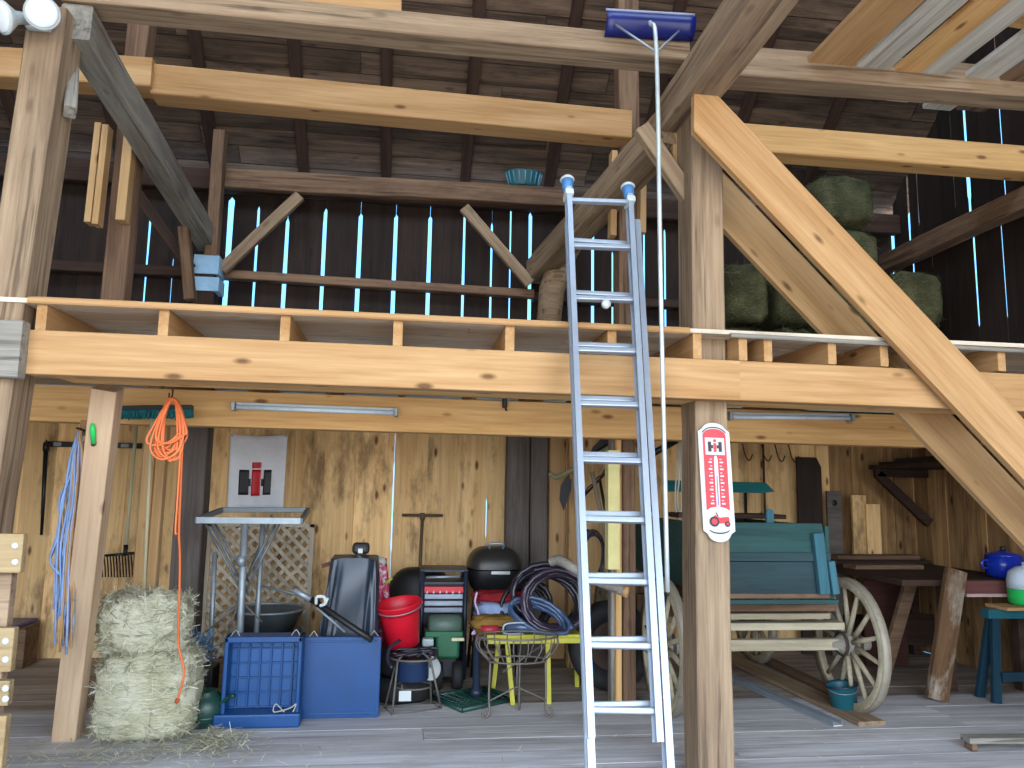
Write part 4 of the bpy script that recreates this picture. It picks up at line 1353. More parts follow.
# basin under the stand
bc_ = P(268, 616, 6.85)
bs = thing('basin', (bc_.x, 6.85, 0), 'dark grey basin on a crate under the metal stand', 'basin')
part(MB().lathe([(0, 0.0), (0.2, 0.0), (0.29, 0.17), (0.3, 0.18), (0.28, 0.17), (0.19, 0.02), (0, 0.02)], (bc_.x, 6.85, bc_.z - 0.12), 28), 'bowl', paint('grey_enamel', (88, 96, 100), 0.4, 0.2), bs)
part(MB().box((bc_.x, 6.88, (bc_.z - 0.12) / 2), (0.5, 0.36, bc_.z - 0.125)), 'support_box', M_BLACK, bs, bevel=0.01)
part(MB().tube([V((bc_.x + 0.295 * math.cos(t * PI / 12), 6.85 + 0.295 * math.sin(t * PI / 12), bc_.z + 0.058)) for t in range(24)], 0.01, 6, closed=True), 'bowl_rim', M_STEEL, bs)

# ---- lattice panel -------------------------------------------------------
Yl = YB - 0.16
a, b = P(200, 640, Yl), P(309, 640, Yl)
zt_ = P(260, 523, Yl).z
lp = thing('lattice_panel', ((a.x + b.x) / 2, Yl, 0), 'weathered wooden lattice panel leaning on the back wall behind the metal stand', 'lattice')
w_ = b.x - a.x
for s_, yy in ((1, 0.0), (-1, 0.012)):
    mb = MB()
    k = -zt_
    while k < w_ + zt_:
        # strip from the bottom edge at x=k going up at 45 degrees, clipped to the panel
        p0 = [k, 0.0]
        p1 = [k + s_ * zt_, zt_]
        lo_, hi_ = 0.0, 1.0
        for t_edge in (0.02, w_ - 0.02):
            pass
        def at_(t):
            return k + s_ * zt_ * t
        ts = [t for t in [i / 60 for i in range(61)] if 0.015 < at_(t) < w_ - 0.015]
        if len(ts) > 2:
            t0, t1 = ts[0], ts[-1]
            q0 = V((a.x + at_(t0), Yl - yy, max(0.01, zt_ * t0)))
            q1 = V((a.x + at_(t1), Yl - yy, zt_ * t1))
            mb.bar(q0, q1, 0.01, 0.034, tone=rnd.uniform(-0.2, 0.2))
        k += 0.115
    part(mb, 'slats', M_LATT, lp)
for c_, s_ in (((a.x + 0.02, Yl - 0.02, zt_ / 2), (0.04, 0.012, zt_)), ((b.x - 0.02, Yl - 0.02, zt_ / 2), (0.04, 0.012, zt_)), (((a.x + b.x) / 2, Yl - 0.02, zt_ - 0.02), (w_, 0.012, 0.03))):
    part(MB().box(c_, s_), 'edge_strip', M_LATT, lp)

# ---- covered cart --------------------------------------------------------
Yc = 5.85
a, b = P(313, 637, Yc), P(377, 637, Yc)
zt_ = P(344, 561, Yc).z
zt2 = zt_
cv = thing('covered_cart', ((a.x + b.x) / 2, Yc + 0.2, 0), 'upright cart draped in a charcoal plastic cover, behind the smooth blue panel', 'cart')


def drape(u_, v_):
    # v: 0 top rim .. 1 floor ; u round
    an = 2 * PI * u_
    wt, wb = (b.x - a.x) * 0.38, (b.x - a.x) * 0.49
    k = v_ ** 0.8
    hw, hd = wt + (wb - wt) * k, 0.17 + 0.09 * k
    cs, sn = math.cos(an), math.sin(an)
    pw = lambda q: math.copysign(abs(q) ** 0.42, q)
    fold = (0.006 + 0.05 * v_) * math.sin(an * 8 + 3.2 * math.sin(v_ * 3) + 1.6 * math.sin(an * 2)) + 0.02 * v_ * math.sin(an * 19 + 5 * v_)
    sag = 0.03 * math.sin(v_ * 9 + an * 3) * v_ * (1 - v_)
    x_, y_ = pw(cs) * (hw + fold * 0.5), pw(sn) * (hd + fold + sag)
    z_ = zt_ * (1 - v_) + (0.012 * math.sin(an * 3)) * (1 - v_)
    return V(((a.x + b.x) / 2 + 0.0 + x_ + 0.03 * (1 - v_), Yc + 0.27 + y_, max(0.004, z_)))


mb = MB().grid(drape, 120, 26, closeu=True)
tn = len(mb.v)
mb.grid(lambda u_, v_: drape(u_, 0.0) * (1 - v_) + V(((a.x + b.x) / 2 + 0.03, Yc + 0.27, zt_ + 0.025)) * v_, 120, 5, closeu=True)
part(mb, 'cover', M_TARP, cv)
q = P(361, 549, 6.2)
cp = part(MB().box((q.x, 6.2, zt_ + 0.065), (0.13, 0.14, 0.085)), 'engine_cap', M_BLACK, cv, bevel=0.025)
part(MB().box((q.x - 0.0, 6.128, zt_ + 0.05), (0.035, 0.006, 0.035)), 'paper_tag', M_WHITE, cv, owner=cp)
part(MB().bar(P(322, 566, 6.3), P(352, 557, 6.3), 0.04, 0.03), 'red_handle', paint('dusty_red', (96, 40, 38), 0.6), cv)

# ---- string trimmer ------------------------------------------------------
Yt = 5.62
tr_ = thing('string_trimmer', tuple(P(330, 612, Yt)), 'black string trimmer with a white handle, leaning across the covered cart', 'trimmer')
part(MB().tube([P(294, 590, Yt), P(312, 600, Yt)], 0.02, 10), 'upper_shaft', M_STEEL, tr_)
part(MB().tube([P(311, 599, Yt), P(358, 631, Yt - 0.03), P(372, 640, Yt - 0.06)], 0.022, 10), 'lower_shaft', M_BLACK, tr_)
part(MB().tube([P(317, 608, Yt - 0.04), P(345, 632, Yt - 0.05)], 0.007, 8), 'cable', M_STEEL, tr_)
part(MB().tube(bez([P(316, 604, Yt - 0.04), P(317, 597, Yt - 0.06), P(324, 597, Yt - 0.06), P(325, 603, Yt - 0.05), P(320, 606, Yt - 0.05)], 20), 0.011, 8), 'loop_handle', M_WHITE, tr_)
part(MB().tube(bez([P(320, 606, Yt - 0.05), P(325, 604, Yt - 0.06), P(328, 598, Yt - 0.06)], 8), 0.009, 8), 'trigger', M_WHITE, tr_)

# ---- pink and white bag ---------------------------------------------------
Yp = 6.62
q0, q1 = P(380, 601, Yp), P(380, 562, Yp)
pk = thing('feed_bag', (q0.x, Yp, 0), 'pink and white plastic bag slumped behind the red bucket', 'bag')


def bag(u_, v_, s=1.0):
    an = 2 * PI * u_
    z_ = q1.z * v_
    r_ = (0.085 - 0.04 * v_ ** 3) * (1 + 0.15 * math.sin(an * 5 + v_ * 4))
    return V((q0.x + r_ * math.cos(an) * s, Yp + r_ * 0.8 * math.sin(an) * s, z_ + 0.03 * math.sin(an * 2) * v_))


part(MB().grid(bag, 30, 16, closeu=True), 'bag_body', paint('crimson_print', (186, 40, 84), 0.4, wear=0.55, wear_col=(220, 216, 222), wscale=9, var=0.1), pk)
part(MB().blob(q1 + V((0, 0, 0)), (0.05, 0.04, 0.045), 4.0, 0.5, 3.0, 8), 'bag_neck', M_WHITE, pk)
part(MB().tube([P(385, 584, Yp - 0.12), P(392, 578, Yp - 0.12)], 0.012, 8), 'yellow_cap', M_YELLOW, pk)

# ---- red bucket on two old tyres -----------------------------------------
g = P(403, 661, 6.1)
for k, (dx, z_) in enumerate(((0.0, 0.092), (0.03, 0.277))):
    ty = thing('tyre', (g.x + dx, 6.2, z_ - 0.09), ['black tyre flat on the floor under another tyre', 'black tyre carrying the red bucket'][k], 'tyre', 'tyres under the red bucket')
    cc = V((g.x + dx, 6.2, z_))
    part(MB().lathe([(0.12, -0.07), (0.2, -0.09), (0.235, -0.06), (0.245, 0.0), (0.235, 0.06), (0.2, 0.09), (0.12, 0.07), (0.115, 0.0), (0.12, -0.07)], cc, 32), 'tread_ring', M_TYRE, ty)
    part(MB().lathe([(0.118, -0.05), (0.02, -0.03), (0.02, 0.03), (0.118, 0.05)], cc, 24), 'wheel_disc', M_IRON, ty)
zb = 0.37
bt = P(402, 645, 6.05)
bkt = thing('bucket', (bt.x, 6.15, zb), 'bright red bucket tilted on the tyres', 'bucket')
Rt = Matrix.Rotation(math.radians(-9), 3, 'Y') @ Matrix.Rotation(math.radians(8), 3, 'X')
c_ = V((bt.x + 0.01, 6.15, zb + 0.03))
part(MB().lathe([(0, 0.0), (0.118, 0.0), (0.124, 0.006), (0.155, 0.25), (0.16, 0.26), (0.17, 0.262), (0.172, 0.315), (0.178, 0.322), (0.172, 0.33), (0.164, 0.326), (0.148, 0.25), (0.118, 0.02), (0, 0.016)], c_, 36, M=Rt), 'shell', M_RED, bkt)
hp = [c_ + Rt @ V((0.176 * math.cos(t), 0.176 * math.sin(t) - 0.0, 0.3 - 0.02 * abs(math.sin(t)))) for t in [PI + PI * i / 12 for i in range(13)]]
part(MB().tube(hp, 0.004, 6), 'bail', M_STEEL, bkt)
for s_ in (-1, 1):
    part(MB().tube([c_ + Rt @ V((s_ * 0.168, 0, 0.3)), c_ + Rt @ V((s_ * 0.186, 0, 0.3))], 0.014, 10), 'ear', M_RED, bkt)

# ---- dark tub and rod at the back ----------------------------------------
q = P(418, 575, 7.0)
wb = thing('wheelbarrow_tub', (q.x, 7.0, 0), 'black upturned tub by the back wall behind the tool cart', 'tub')
def dome(u_, v_):
    an = 2 * PI * u_
    k = math.cos(v_ * PI / 2) ** 0.5
    return V((q.x + 0.03 + 0.36 * k * math.cos(an), 7.36 + 0.22 * k * math.sin(an), 0.0 + 0.86 * math.sin(v_ * PI / 2) ** 0.8))
part(MB().grid(dome, 36, 12, closeu=True), 'tub_shell', M_BLACK, wb)
part(MB().tube([V((q.x + 0.03 + 0.37 * math.cos(t * PI / 18), 7.36 + 0.23 * math.sin(t * PI / 18), 0.02)) for t in range(36)], 0.02, 8, closed=True), 'tub_rim', M_BLACK, wb)
part(MB().box((q.x - 0.08, 7.16, 0.5), (0.1, 0.02, 0.12)), 'blue_patch', M_BLUED, wb, bevel=0.004)
db_ = thing('digging_bar', (P(420, 575, 7.64).x, 7.64, 0), 'rusty T-handled bar standing against the back wall', 'tool')
a, b = P(422.5, 515, 7.64), P(419.5, 580, 7.64)
d = b - a
b = a + d * (a.z / -d.z)
part(MB().tube([a, b], 0.016, 10), 'shaft', paint('brown_steel', (96, 78, 64), 0.6, 0.3), db_)
part(MB().tube([P(402, 515, 7.64), P(443, 515.5, 7.64)], 0.014, 10), 'cross_handle', MATS['brown_steel'], db_)
part(MB().tube([a + V((0, 0, 0.02)), a - V((0, 0, 0.05))], 0.024, 10), 'collar', MATS['brown_steel'], db_)
# ---- tool cart -----------------------------------------------------------
Yk = 6.65
x0, x1 = P(419, 620, Yk).x, P(467, 620, Yk).x
zt_ = P(443, 571, Yk).z
dk = 0.38
ct = thing('tool_cart', ((x0 + x1) / 2, Yk + dk / 2, 0), 'navy steel tool cart with silver drawers behind the green compressor', 'cart')
for x in (x0 + 0.018, x1 - 0.018):
    for y in (Yk, Yk + dk):
        part(MB().tube([(x, y, 0.02), (x, y, zt_)], 0.018, 10), 'upright', M_NAVY if y == Yk else M_NAVY, ct)
for z in (zt_, zt_ - 0.1):
    part(MB().box(((x0 + x1) / 2, Yk + dk / 2, z), (x1 - x0, dk, 0.022)), 'shelf', M_NAVY, ct, bevel=0.004)
part(MB().box(((x0 + x1) / 2, Yk + dk / 2, 0.1), (x1 - x0, dk, 0.03)), 'shelf', M_NAVY, ct, bevel=0.004)
zc = zt_ - 0.11
part(MB().box(((x0 + x1) / 2, Yk + dk / 2 + 0.03, zc - 0.17), (x1 - x0 - 0.05, dk - 0.1, 0.34)), 'drawer_case', M_BLACKM, ct)
rb = part(MB().box(((x0 + x1) / 2, Yk + 0.02, zc - 0.045), (x1 - x0 - 0.07, 0.02, 0.05)), 'red_tray', M_REDP, ct, bevel=0.003)
for i in range(6):
    xx = x0 + 0.06 + (x1 - x0 - 0.13) * i / 5
    part(MB().prism([(-0.008, 0), (0.008, 0.002), (0.002, 0.026)], 0.004, o=(xx, Yk + 0.009, zc - 0.075)), 'white_tooth', M_WHITE, ct, owner=rb)
for i in range(3):
    z = zc - 0.1 - 0.055 * i
    dr_ = part(MB().box(((x0 + x1) / 2, Yk + 0.015, z), (x1 - x0 - 0.08, 0.03, 0.04)), 'drawer', paint('silver_drawer', (146, 156, 172), 0.4, 0.3), ct, bevel=0.004)
    part(MB().bar((x0 + 0.09, Yk - 0.003, z + 0.012), (x1 - 0.09, Yk - 0.003, z + 0.012), 0.012, 0.006), 'handle', M_STEEL, ct, owner=dr_)
part(MB().tube([(x0 + 0.05, Yk + 0.06, zt_ - 0.06), (x1 - 0.07, Yk + 0.05, zt_ - 0.05)], 0.012, 8), 'wrench', M_ALU, ct)

# ---- green compressor ----------------------------------------------------
Yg = 6.3
x0, x1 = P(424, 640, Yg).x, P(464, 640, Yg).x
z0, z1 = P(446, 660, Yg).z, P(446, 634, Yg).z
gc = thing('compressor', ((x0 + x1) / 2, Yg + 0.15, 0), 'small green compressor with a grey tank in front of the tool cart', 'compressor')
part(MB().box(((x0 + x1) / 2 + 0.03, Yg + 0.14, (z0 + z1) / 2), ((x1 - x0) * 0.62, 0.24, z1 - z0)), 'engine_body', M_GREEN, gc, bevel=0.025)
part(MB().box(((x0 + x1) / 2, Yg + 0.12, z1 - 0.01), ((x1 - x0) * 0.98, 0.2, 0.05)), 'deck', M_GREEN, gc, bevel=0.012)
zz = P(446, 630, Yg).z
part(MB().tube([(x0 + 0.03, Yg + 0.12, zz + 0.02), (x0 + 0.05, Yg + 0.12, zz + 0.02), (x1 - 0.03, Yg + 0.12, zz + 0.02), (x1 - 0.01, Yg + 0.12, zz + 0.02)], [0.05, 0.08, 0.08, 0.05], 18), 'tank', paint('grey_green_tank', (78, 100, 88), 0.5, wear=0.3, wear_col=(104, 98, 84)), gc)
part(MB().box((x0 + 0.03, Yg + 0.0, z1 - 0.06), (0.09, 0.08, 0.06)), 'air_filter', paint('pale_grey_plastic', (176, 188, 190), 0.5), gc, bevel=0.012)
part(MB().box((x1 - 0.05, Yg - 0.005, z1 - 0.04), (0.1, 0.03, 0.025)), 'name_strip', paint('cream_strip', (206, 200, 160), 0.5), gc, bevel=0.004)
for x in (x0 + 0.12, x1 - 0.04):
    cc = V((x, Yg + 0.13, 0.11))
    wl = part(MB().lathe([(0.03, -0.04), (0.1, -0.04), (0.11, -0.02), (0.11, 0.02), (0.1, 0.04), (0.03, 0.04)], cc, 22, M=Matrix.Rotation(PI / 2, 3, 'Y')), 'wheel', M_TYRE, gc)
    part(MB().lathe([(0.0, -0.045), (0.04, -0.043), (0.04, 0.043), (0, 0.045)], cc, 14, M=Matrix.Rotation(PI / 2, 3, 'Y')), 'hub', M_IRON, gc, owner=wl)
part(MB().tube([(x0 + 0.06, Yg + 0.1, 0.0), (x0 + 0.06, Yg + 0.1, z1)], 0.012, 8), 'support_leg', M_BLACKM, gc)
part(MB().box(((x0 + x1) / 2, Yg + 0.14, 0.17), ((x1 - x0) * 0.7, 0.05, 0.16)), 'chassis', M_BLACKM, gc, bevel=0.01)

# ---- burner stand with a pot --------------------------------------------
gA, gB = G(392, 716), G(441, 709)
gC, gD = G(385, 708), G(431, 703)
cx_ = (gA + gB + gC + gD) / 4
bs_ = thing('burner_stand', tuple(cx_), 'wire burner stand with a dark blue pot beside the smooth blue panel', 'burner stand')
part(MB().tube([p + V((0, 0, 0.007)) for p in (gA, gB, gD, gC)], 0.007, 8, closed=True), 'base_frame', M_WIRE, bs_)
Yb_ = cx_.y
rc = V((P(414, 657, Yb_).x, Yb_, P(414, 657, Yb_).z))
rr = 0.165
ring = [rc + V((rr * math.cos(2 * PI * i / 28), rr * 0.9 * math.sin(2 * PI * i / 28), 0)) for i in range(28)]
part(MB().tube(ring, 0.008, 8, closed=True), 'ring', M_WIRE, bs_)
part(MB().tube([rc + V((rr * 0.8 * math.cos(2 * PI * i / 28), rr * 0.75 * math.sin(2 * PI * i / 28), -0.2)) for i in range(28)], 0.007, 8, closed=True), 'ring', M_WIRE, bs_)
for i, gq in enumerate((gA, gB, gD, gC)):
    an = [225, 315, 45, 135][i]
    top = rc + V((rr * math.cos(math.radians(an)), rr * 0.9 * math.sin(math.radians(an)), 0))
    part(MB().tube([gq + V((0, 0, 0.007)), top], 0.008, 8), 'leg', M_WIRE, bs_)
for i in range(4):
    an = PI / 4 + i * PI / 2
    part(MB().tube(bez([rc + V((rr * math.cos(an), rr * 0.9 * math.sin(an), 0)), rc + V((0.09 * math.cos(an), 0.08 * math.sin(an), 0.035)), rc + V((0.03 * math.cos(an), 0.03 * math.sin(an), 0.005))], 8), 0.007, 8), 'prong', M_WIRE, bs_)
pc = V((rc.x - 0.01, rc.y, rc.z - 0.155))
po_ = part(MB().lathe([(0, 0.0), (0.115, 0.0), (0.122, 0.01), (0.122, 0.13), (0.128, 0.135), (0.12, 0.137), (0.112, 0.13), (0.11, 0.02), (0, 0.02)], pc, 26), 'pot', paint('dark_blue_enamel', (36, 56, 90), 0.25, 0.2), bs_)
part(MB().lathe([(0.07, 0.12), (0.09, 0.13), (0.05, 0.16), (0.03, 0.165), (0, 0.165)], pc, 18), 'burner_head', M_BLACKM, bs_, owner=po_)
tq = P(405, 696, gA.y)
part(MB().box((tq.x, tq.y + 0.0, tq.z), (0.085, 0.004, 0.07)), 'tag', M_WHITE, bs_)
part(MB().tube([V((tq.x - 0.02, tq.y, tq.z + 0.035)), V((tq.x - 0.025, tq.y + 0.01, tq.z + 0.075)), rc + V((-0.05, -0.1, -0.2))], 0.006, 6), 'tag_wire', M_WIRE, bs_)
dq = P(430, 668, Yb_ + 0.12)
dsc = part(MB().lathe([(0, -0.008), (0.085, -0.006), (0.09, 0.0), (0.085, 0.006), (0, 0.01)], dq, 24, M=Matrix.Rotation(math.radians(70), 3, 'X') @ Matrix.Rotation(0.4, 3, 'Y')), 'white_lid', M_WHITE, bs_)
for i in range(5):
    pts = [rc + V((rnd.uniform(-0.16, 0.16), rnd.uniform(-0.12, 0.12), rnd.uniform(0.0, 0.07))) for _ in range(5)]
    part(MB().tube(bez(pts, 24), 0.009, 6), 'gas_hose', M_HOSE, bs_)
part(MB().tube(bez([P(400, 640, 5.6), P(390, 648, 5.55), P(388, 660, 5.5), P(392, 668, 5.45)], 14), 0.012, 8), 'gas_hose', M_HOSE, bs_)

# ---- post on a square grate base ----------------------------------------
gl = [G(431, 699), G(462, 713), G(515, 701), G(484, 691)]
cb = sum(gl, V()) / 4
ub = thing('umbrella_base', tuple(cb), 'square dark green grate base with a black post on the floor', 'umbrella base')
for i in range(4):
    part(MB().tube([gl[i] + V((0, 0, 0.02)), gl[(i + 1) % 4] + V((0, 0, 0.02))], 0.02, 8), 'base_edge', M_GREEND, ub)
mb = MB()
for i in range(1, 10):
    t = i / 10
    mb.tube([gl[0].lerp(gl[1], t) + V((0, 0, 0.022)), gl[3].lerp(gl[2], t) + V((0, 0, 0.022))], 0.006, 6)
for i in range(1, 7):
    t = i / 7
    mb.tube([gl[0].lerp(gl[3], t) + V((0, 0, 0.024)), gl[1].lerp(gl[2], t) + V((0, 0, 0.024))], 0.006, 6)
part(mb, 'base_grate', M_GREEND, ub)
pb_ = G(476, 699)
pb_.z = 0.03
zt_ = P(472, 640, pb_.y).z
part(MB().tube([pb_, V((pb_.x, pb_.y, 0.07)), V((pb_.x, pb_.y, 0.075)), V((pb_.x, pb_.y, zt_))], [0.05, 0.045, 0.03, 0.028], 14), 'post', M_NAVY, ub)
part(MB().tube([V((pb_.x, pb_.y, zt_)), V((pb_.x, pb_.y, zt_ + 0.06))], 0.018, 10), 'red_grip', paint('dull_red_grip', (120, 40, 40), 0.5), ub)
cw = [V((pb_.x, pb_.y, zt_ + 0.06)), P(472, 634, pb_.y), P(479, 624, pb_.y), P(478, 612, pb_.y), P(475, 602, pb_.y), P(477, 592, pb_.y)]
part(MB().tube(bez(cw, 24), 0.009, 8), 'crank_rod', paint('lilac_steel', (176, 164, 190), 0.4, 0.3), ub)

# ---- yellow stand --------------------------------------------------------
Yy = 5.95
ys = thing('yellow_stand', (P(535, 640, Yy).x, Yy, 0), 'yellow painted stand holding coiled hoses and cloths', 'stand')
ta_, tb_ = P(487, 635, Yy), P(582, 638, Yy)
ztab = (ta_.z + tb_.z) / 2
part(MB().box(((ta_.x + tb_.x) / 2, Yy + 0.25, ztab), (tb_.x - ta_.x, 0.5, 0.025)), 'table_top', M_YELLOW, ys, bevel=0.006)
part(MB().bar(V((ta_.x, Yy - 0.005, ztab - 0.03)), V((tb_.x, Yy - 0.005, ztab - 0.03)), 0.02, 0.04), 'front_rail', M_YELLOW, ys, bevel=0.003)
for (xa, xb, yb, y0_, dy) in ((507, 513, 690, Yy, 0.0), (548, 549, 690, Yy, 0.0), (500, 494, 672, Yy + 0.45, 0.04), (576, 578, 675, Yy + 0.45, 0.04)):
    a = P(xa, 640, y0_)
    b = G(xb, 690) if dy == 0 else V((P(xb, 675, y0_).x, y0_ + dy, 0))
    if dy == 0:
        b = V((P(xb, 688, y0_).x, y0_, 0))
    a = V((a.x, a.y + 0.02, ztab - 0.01))
    part(MB().bar(a, b + V((0, 0, 0.0)), 0.035, 0.035, up=(0, 1, 0)), 'leg', M_YELLOW, ys, bevel=0.003)
part(MB().tube([P(541, 646, Yy), P(503, 672, Yy)], 0.008, 8), 'tie_rod', M_WIRE, ys)

# ---- wire basket ---------------------------------------------------------
Yw = 5.5
wbk = thing('wire_basket', (P(520, 650, Yw).x, Yw, 0), 'rusty wire plant basket on scrolled legs in front of the yellow stand', 'wire basket')
xl, xr = P(479, 640, Yw).x, P(562, 640, Yw).x
cxw = (xl + xr) / 2
rw = (xr - xl) / 2
zt_, zl = P(520, 640, Yw).z, P(520, 665, Yw).z
for z, r in ((zt_, rw), (zl, rw * 0.72)):
    part(MB().tube([V((cxw + r * math.cos(2 * PI * i / 36), Yw + 0.16 + 0.6 * r * math.sin(2 * PI * i / 36), z)) for i in range(36)], 0.007, 6, closed=True), 'hoop', M_WIRE, wbk)
for i in range(18):
    an = 2 * PI * i / 18
    e_ = lambda r, z: V((cxw + r * math.cos(an), Yw + 0.16 + 0.6 * r * math.sin(an), z))
    part(MB().tube(bez([e_(rw, zt_), e_(rw * 1.0, (zt_ + zl) / 2 + 0.01), e_(rw * 0.72, zl)], 8), 0.005, 5), 'rib', M_WIRE, wbk)
for an in (200, 340, 80):
    an = math.radians(an)
    e_ = lambda r, z: V((cxw + r * math.cos(an), Yw + 0.16 + 0.6 * r * math.sin(an), z))
    part(MB().tube(bez([e_(rw * 0.72, zl), e_(rw * 0.74, 0.15), e_(rw * 0.72, 0.05), e_(rw * 0.8, 0.008), e_(rw * 0.9, 0.02), e_(rw * 0.88, 0.06), e_(rw * 0.8, 0.06)], 30), 0.008, 6), 'scroll_leg', M_WIRE, wbk)
part(MB().tube([V((cxw - rw * 0.7, Yw + 0.1, 0.12)), V((cxw, Yw + 0.16, 0.2)), V((cxw + rw * 0.7, Yw + 0.1, 0.12))], 0.006, 6), 'brace_wire', M_WIRE, wbk)
part(MB().tube([V((cxw, Yw + 0.16, zl)), V((cxw, Yw + 0.16, 0.2))], 0.006, 6), 'brace_wire', M_WIRE, wbk)

# ---- hoses on the yellow stand ------------------------------------------
ztp = ztab + 0.013
cz = P(545, 604, Yy + 0.1)


def coil(name, label, mat, centre, rx, rz, loops, r, tilt, ph, spread, couplings=True):
    root = thing(name, (centre.x, centre.y, ztp), label, 'hose', 'hoses on the yellow stand')
    pts = []
    R = Matrix.Rotation(tilt, 3, 'X') @ Matrix.Rotation(ph, 3, 'Y')
    for i in range(loops * 18):
        an = 2 * PI * i / 18
        k = 1 + 0.08 * math.sin(i * 0.37 + ph * 5) - 0.16 * (i / (loops * 18))
        p = V((rx * k * math.cos(an), spread * (i / (loops * 18) - 0.5) + 0.02 * math.sin(i * 0.9), rz * k * math.sin(an)))
        p = centre + R @ p
        p.z = max(p.z, ztp + r)
        pts.append(p)
    part(MB().tube(pts, r, 7), 'hose_coil', mat, root)
    part(MB().tube([pts[-1], pts[-1] + (pts[-1] - pts[-2]).normalized() * 0.05], r * 1.35, 10), 'coupling', paint('brass_coupling', (150, 130, 80), 0.35, 0.8) if 'brass_coupling' not in MATS else MATS['brass_coupling'], root)
    return root


coil('garden_hose', 'thick dark hose coiled upright in big loops on the yellow stand', M_HOSE, V((cz.x + 0.04, Yy + 0.26, ztp + 0.235)), 0.31, 0.24, 8, 0.02, -0.35, 0.15, 0.16)
coil('garden_hose', 'purple black hose in the outermost loops, nearest the ladder', M_HOSEV, V((cz.x + 0.1, Yy + 0.1, ztp + 0.22)), 0.27, 0.24, 6, 0.019, -0.3, -0.25, 0.12)
coil('garden_hose', 'thin bluish hose lying in small loops in front of the big coil', paint('slate_blue_hose', (64, 84, 116), 0.3, var=0.2), V((cz.x - 0.05, Yy + 0.08, ztp + 0.11)), 0.25, 0.13, 5, 0.016, -0.7, 0.5, 0.1)
coil('garden_hose', 'black hose with pale shine curled between the cloths and the big coil', M_BLACKM, V((cz.x - 0.12, Yy + 0.3, ztp + 0.17)), 0.22, 0.19, 5, 0.018, -0.5, -0.6, 0.1)
# cloths and oddments at the end of the stand
for (px, py, wx, hz, yy, m_, lab, sd) in ((497, 625, 0.2, 0.06, Yy + 0.16, M_BROWNC, 'folded ochre cloth at the bottom of the cloth heap', 2.0), (500, 606, 0.2, 0.075, Yy + 0.34, M_BLUEC, 'crumpled grey blue cloth in the middle of the heap', 5.0),
                                         (500, 594, 0.22, 0.045, Yy + 0.4, M_REDC, 'maroon cloth on top of the heap on the yellow stand', 8.0)):
    c_ = P(px, py, yy)
    zc = {2.0: ztp + 0.06, 5.0: ztp + 0.1, 8.0: ztp + 0.225}[sd]
    hh = {2.0: 0.06, 5.0: 0.1, 8.0: 0.045}[sd]
    o = MB().blob((c_.x, yy, zc), (wx, 0.12, hh), sd, 0.35, 3.5, 14, 0.6).build('cloth', m_, origin=(c_.x, yy, ztp))
    tag(o, lab, 'cloth', 'cloths on the yellow stand')
c_ = P(491, 626, Yy + 0.0)
cn = thing('spray_can', (c_.x, Yy + 0.03, ztp), 'red spray can lying on the yellow stand in front of the cloths', 'can')
part(MB().tube([(c_.x - 0.07, Yy + 0.035, ztp + 0.033), (c_.x + 0.06, Yy + 0.035, ztp + 0.033)], 0.032, 14), 'can_body', paint('dusky_red', (164, 40, 56), 0.4), cn)
part(MB().tube([(c_.x + 0.06, Yy + 0.035, ztp + 0.033), (c_.x + 0.09, Yy + 0.035, ztp + 0.033)], [0.03, 0.018], 12), 'cap', M_BLACK, cn)
c_ = P(520, 628, Yy - 0.0)
jr = thing('blow_gun', (c_.x, Yy + 0.04, ztp), 'slate blue hand tool with a chrome loop lying in front of the hoses', 'tool')
part(MB().tube([(c_.x - 0.1, Yy + 0.05, ztp + 0.05), (c_.x + 0.1, Yy + 0.03, ztp + 0.045), (c_.x + 0.2, Yy + 0.02, ztp + 0.02)], [0.045, 0.04, 0.015], 12), 'tool_body', paint('steel_blue', (78, 98, 130), 0.3, 0.3), jr)
lp_ = [(c_.x - 0.12 + 0.0, -0.035), (c_.x - 0.1, 0.03), (c_.x + 0.03, 0.035), (c_.x + 0.05, 0.01)]
part(MB().tube(bez([(c_.x + 0.03, Yy - 0.015, ztp + 0.012), (c_.x - 0.11, Yy - 0.015, ztp + 0.012), (c_.x - 0.13, Yy - 0.015, ztp + 0.05), (c_.x - 0.1, Yy - 0.015, ztp + 0.085), (c_.x + 0.03, Yy - 0.015, ztp + 0.09), (c_.x + 0.04, Yy - 0.015, ztp + 0.07)], 24), 0.009, 8), 'chrome_loop', M_ALU, jr)

# ---- kettle-like grill ---------------------------------------------------
Yq = 6.75
q = P(497, 572, Yq)
gr = thing('barbecue_grill', (q.x, Yq + 0.25, 0), 'black lidded barbecue grill by the back wall behind the hoses', 'grill')
wv = (P(525, 572, Yq).x - P(469, 572, Yq).x) / 2
zm, zt_, zb = P(497, 570, Yq).z, P(497, 548, Yq).z, P(497, 590, Yq).z


def lid(u_, v_):
    an = 2 * PI * u_
    pw = lambda t: math.copysign(abs(t) ** 0.6, t)
    k = math.cos(v_ * PI / 2) ** 0.62
    return V((q.x + wv * k * pw(math.cos(an)), Yq + 0.25 + 0.26 * k * pw(math.sin(an)), zm + (zt_ - zm) * math.sin(v_ * PI / 2)))


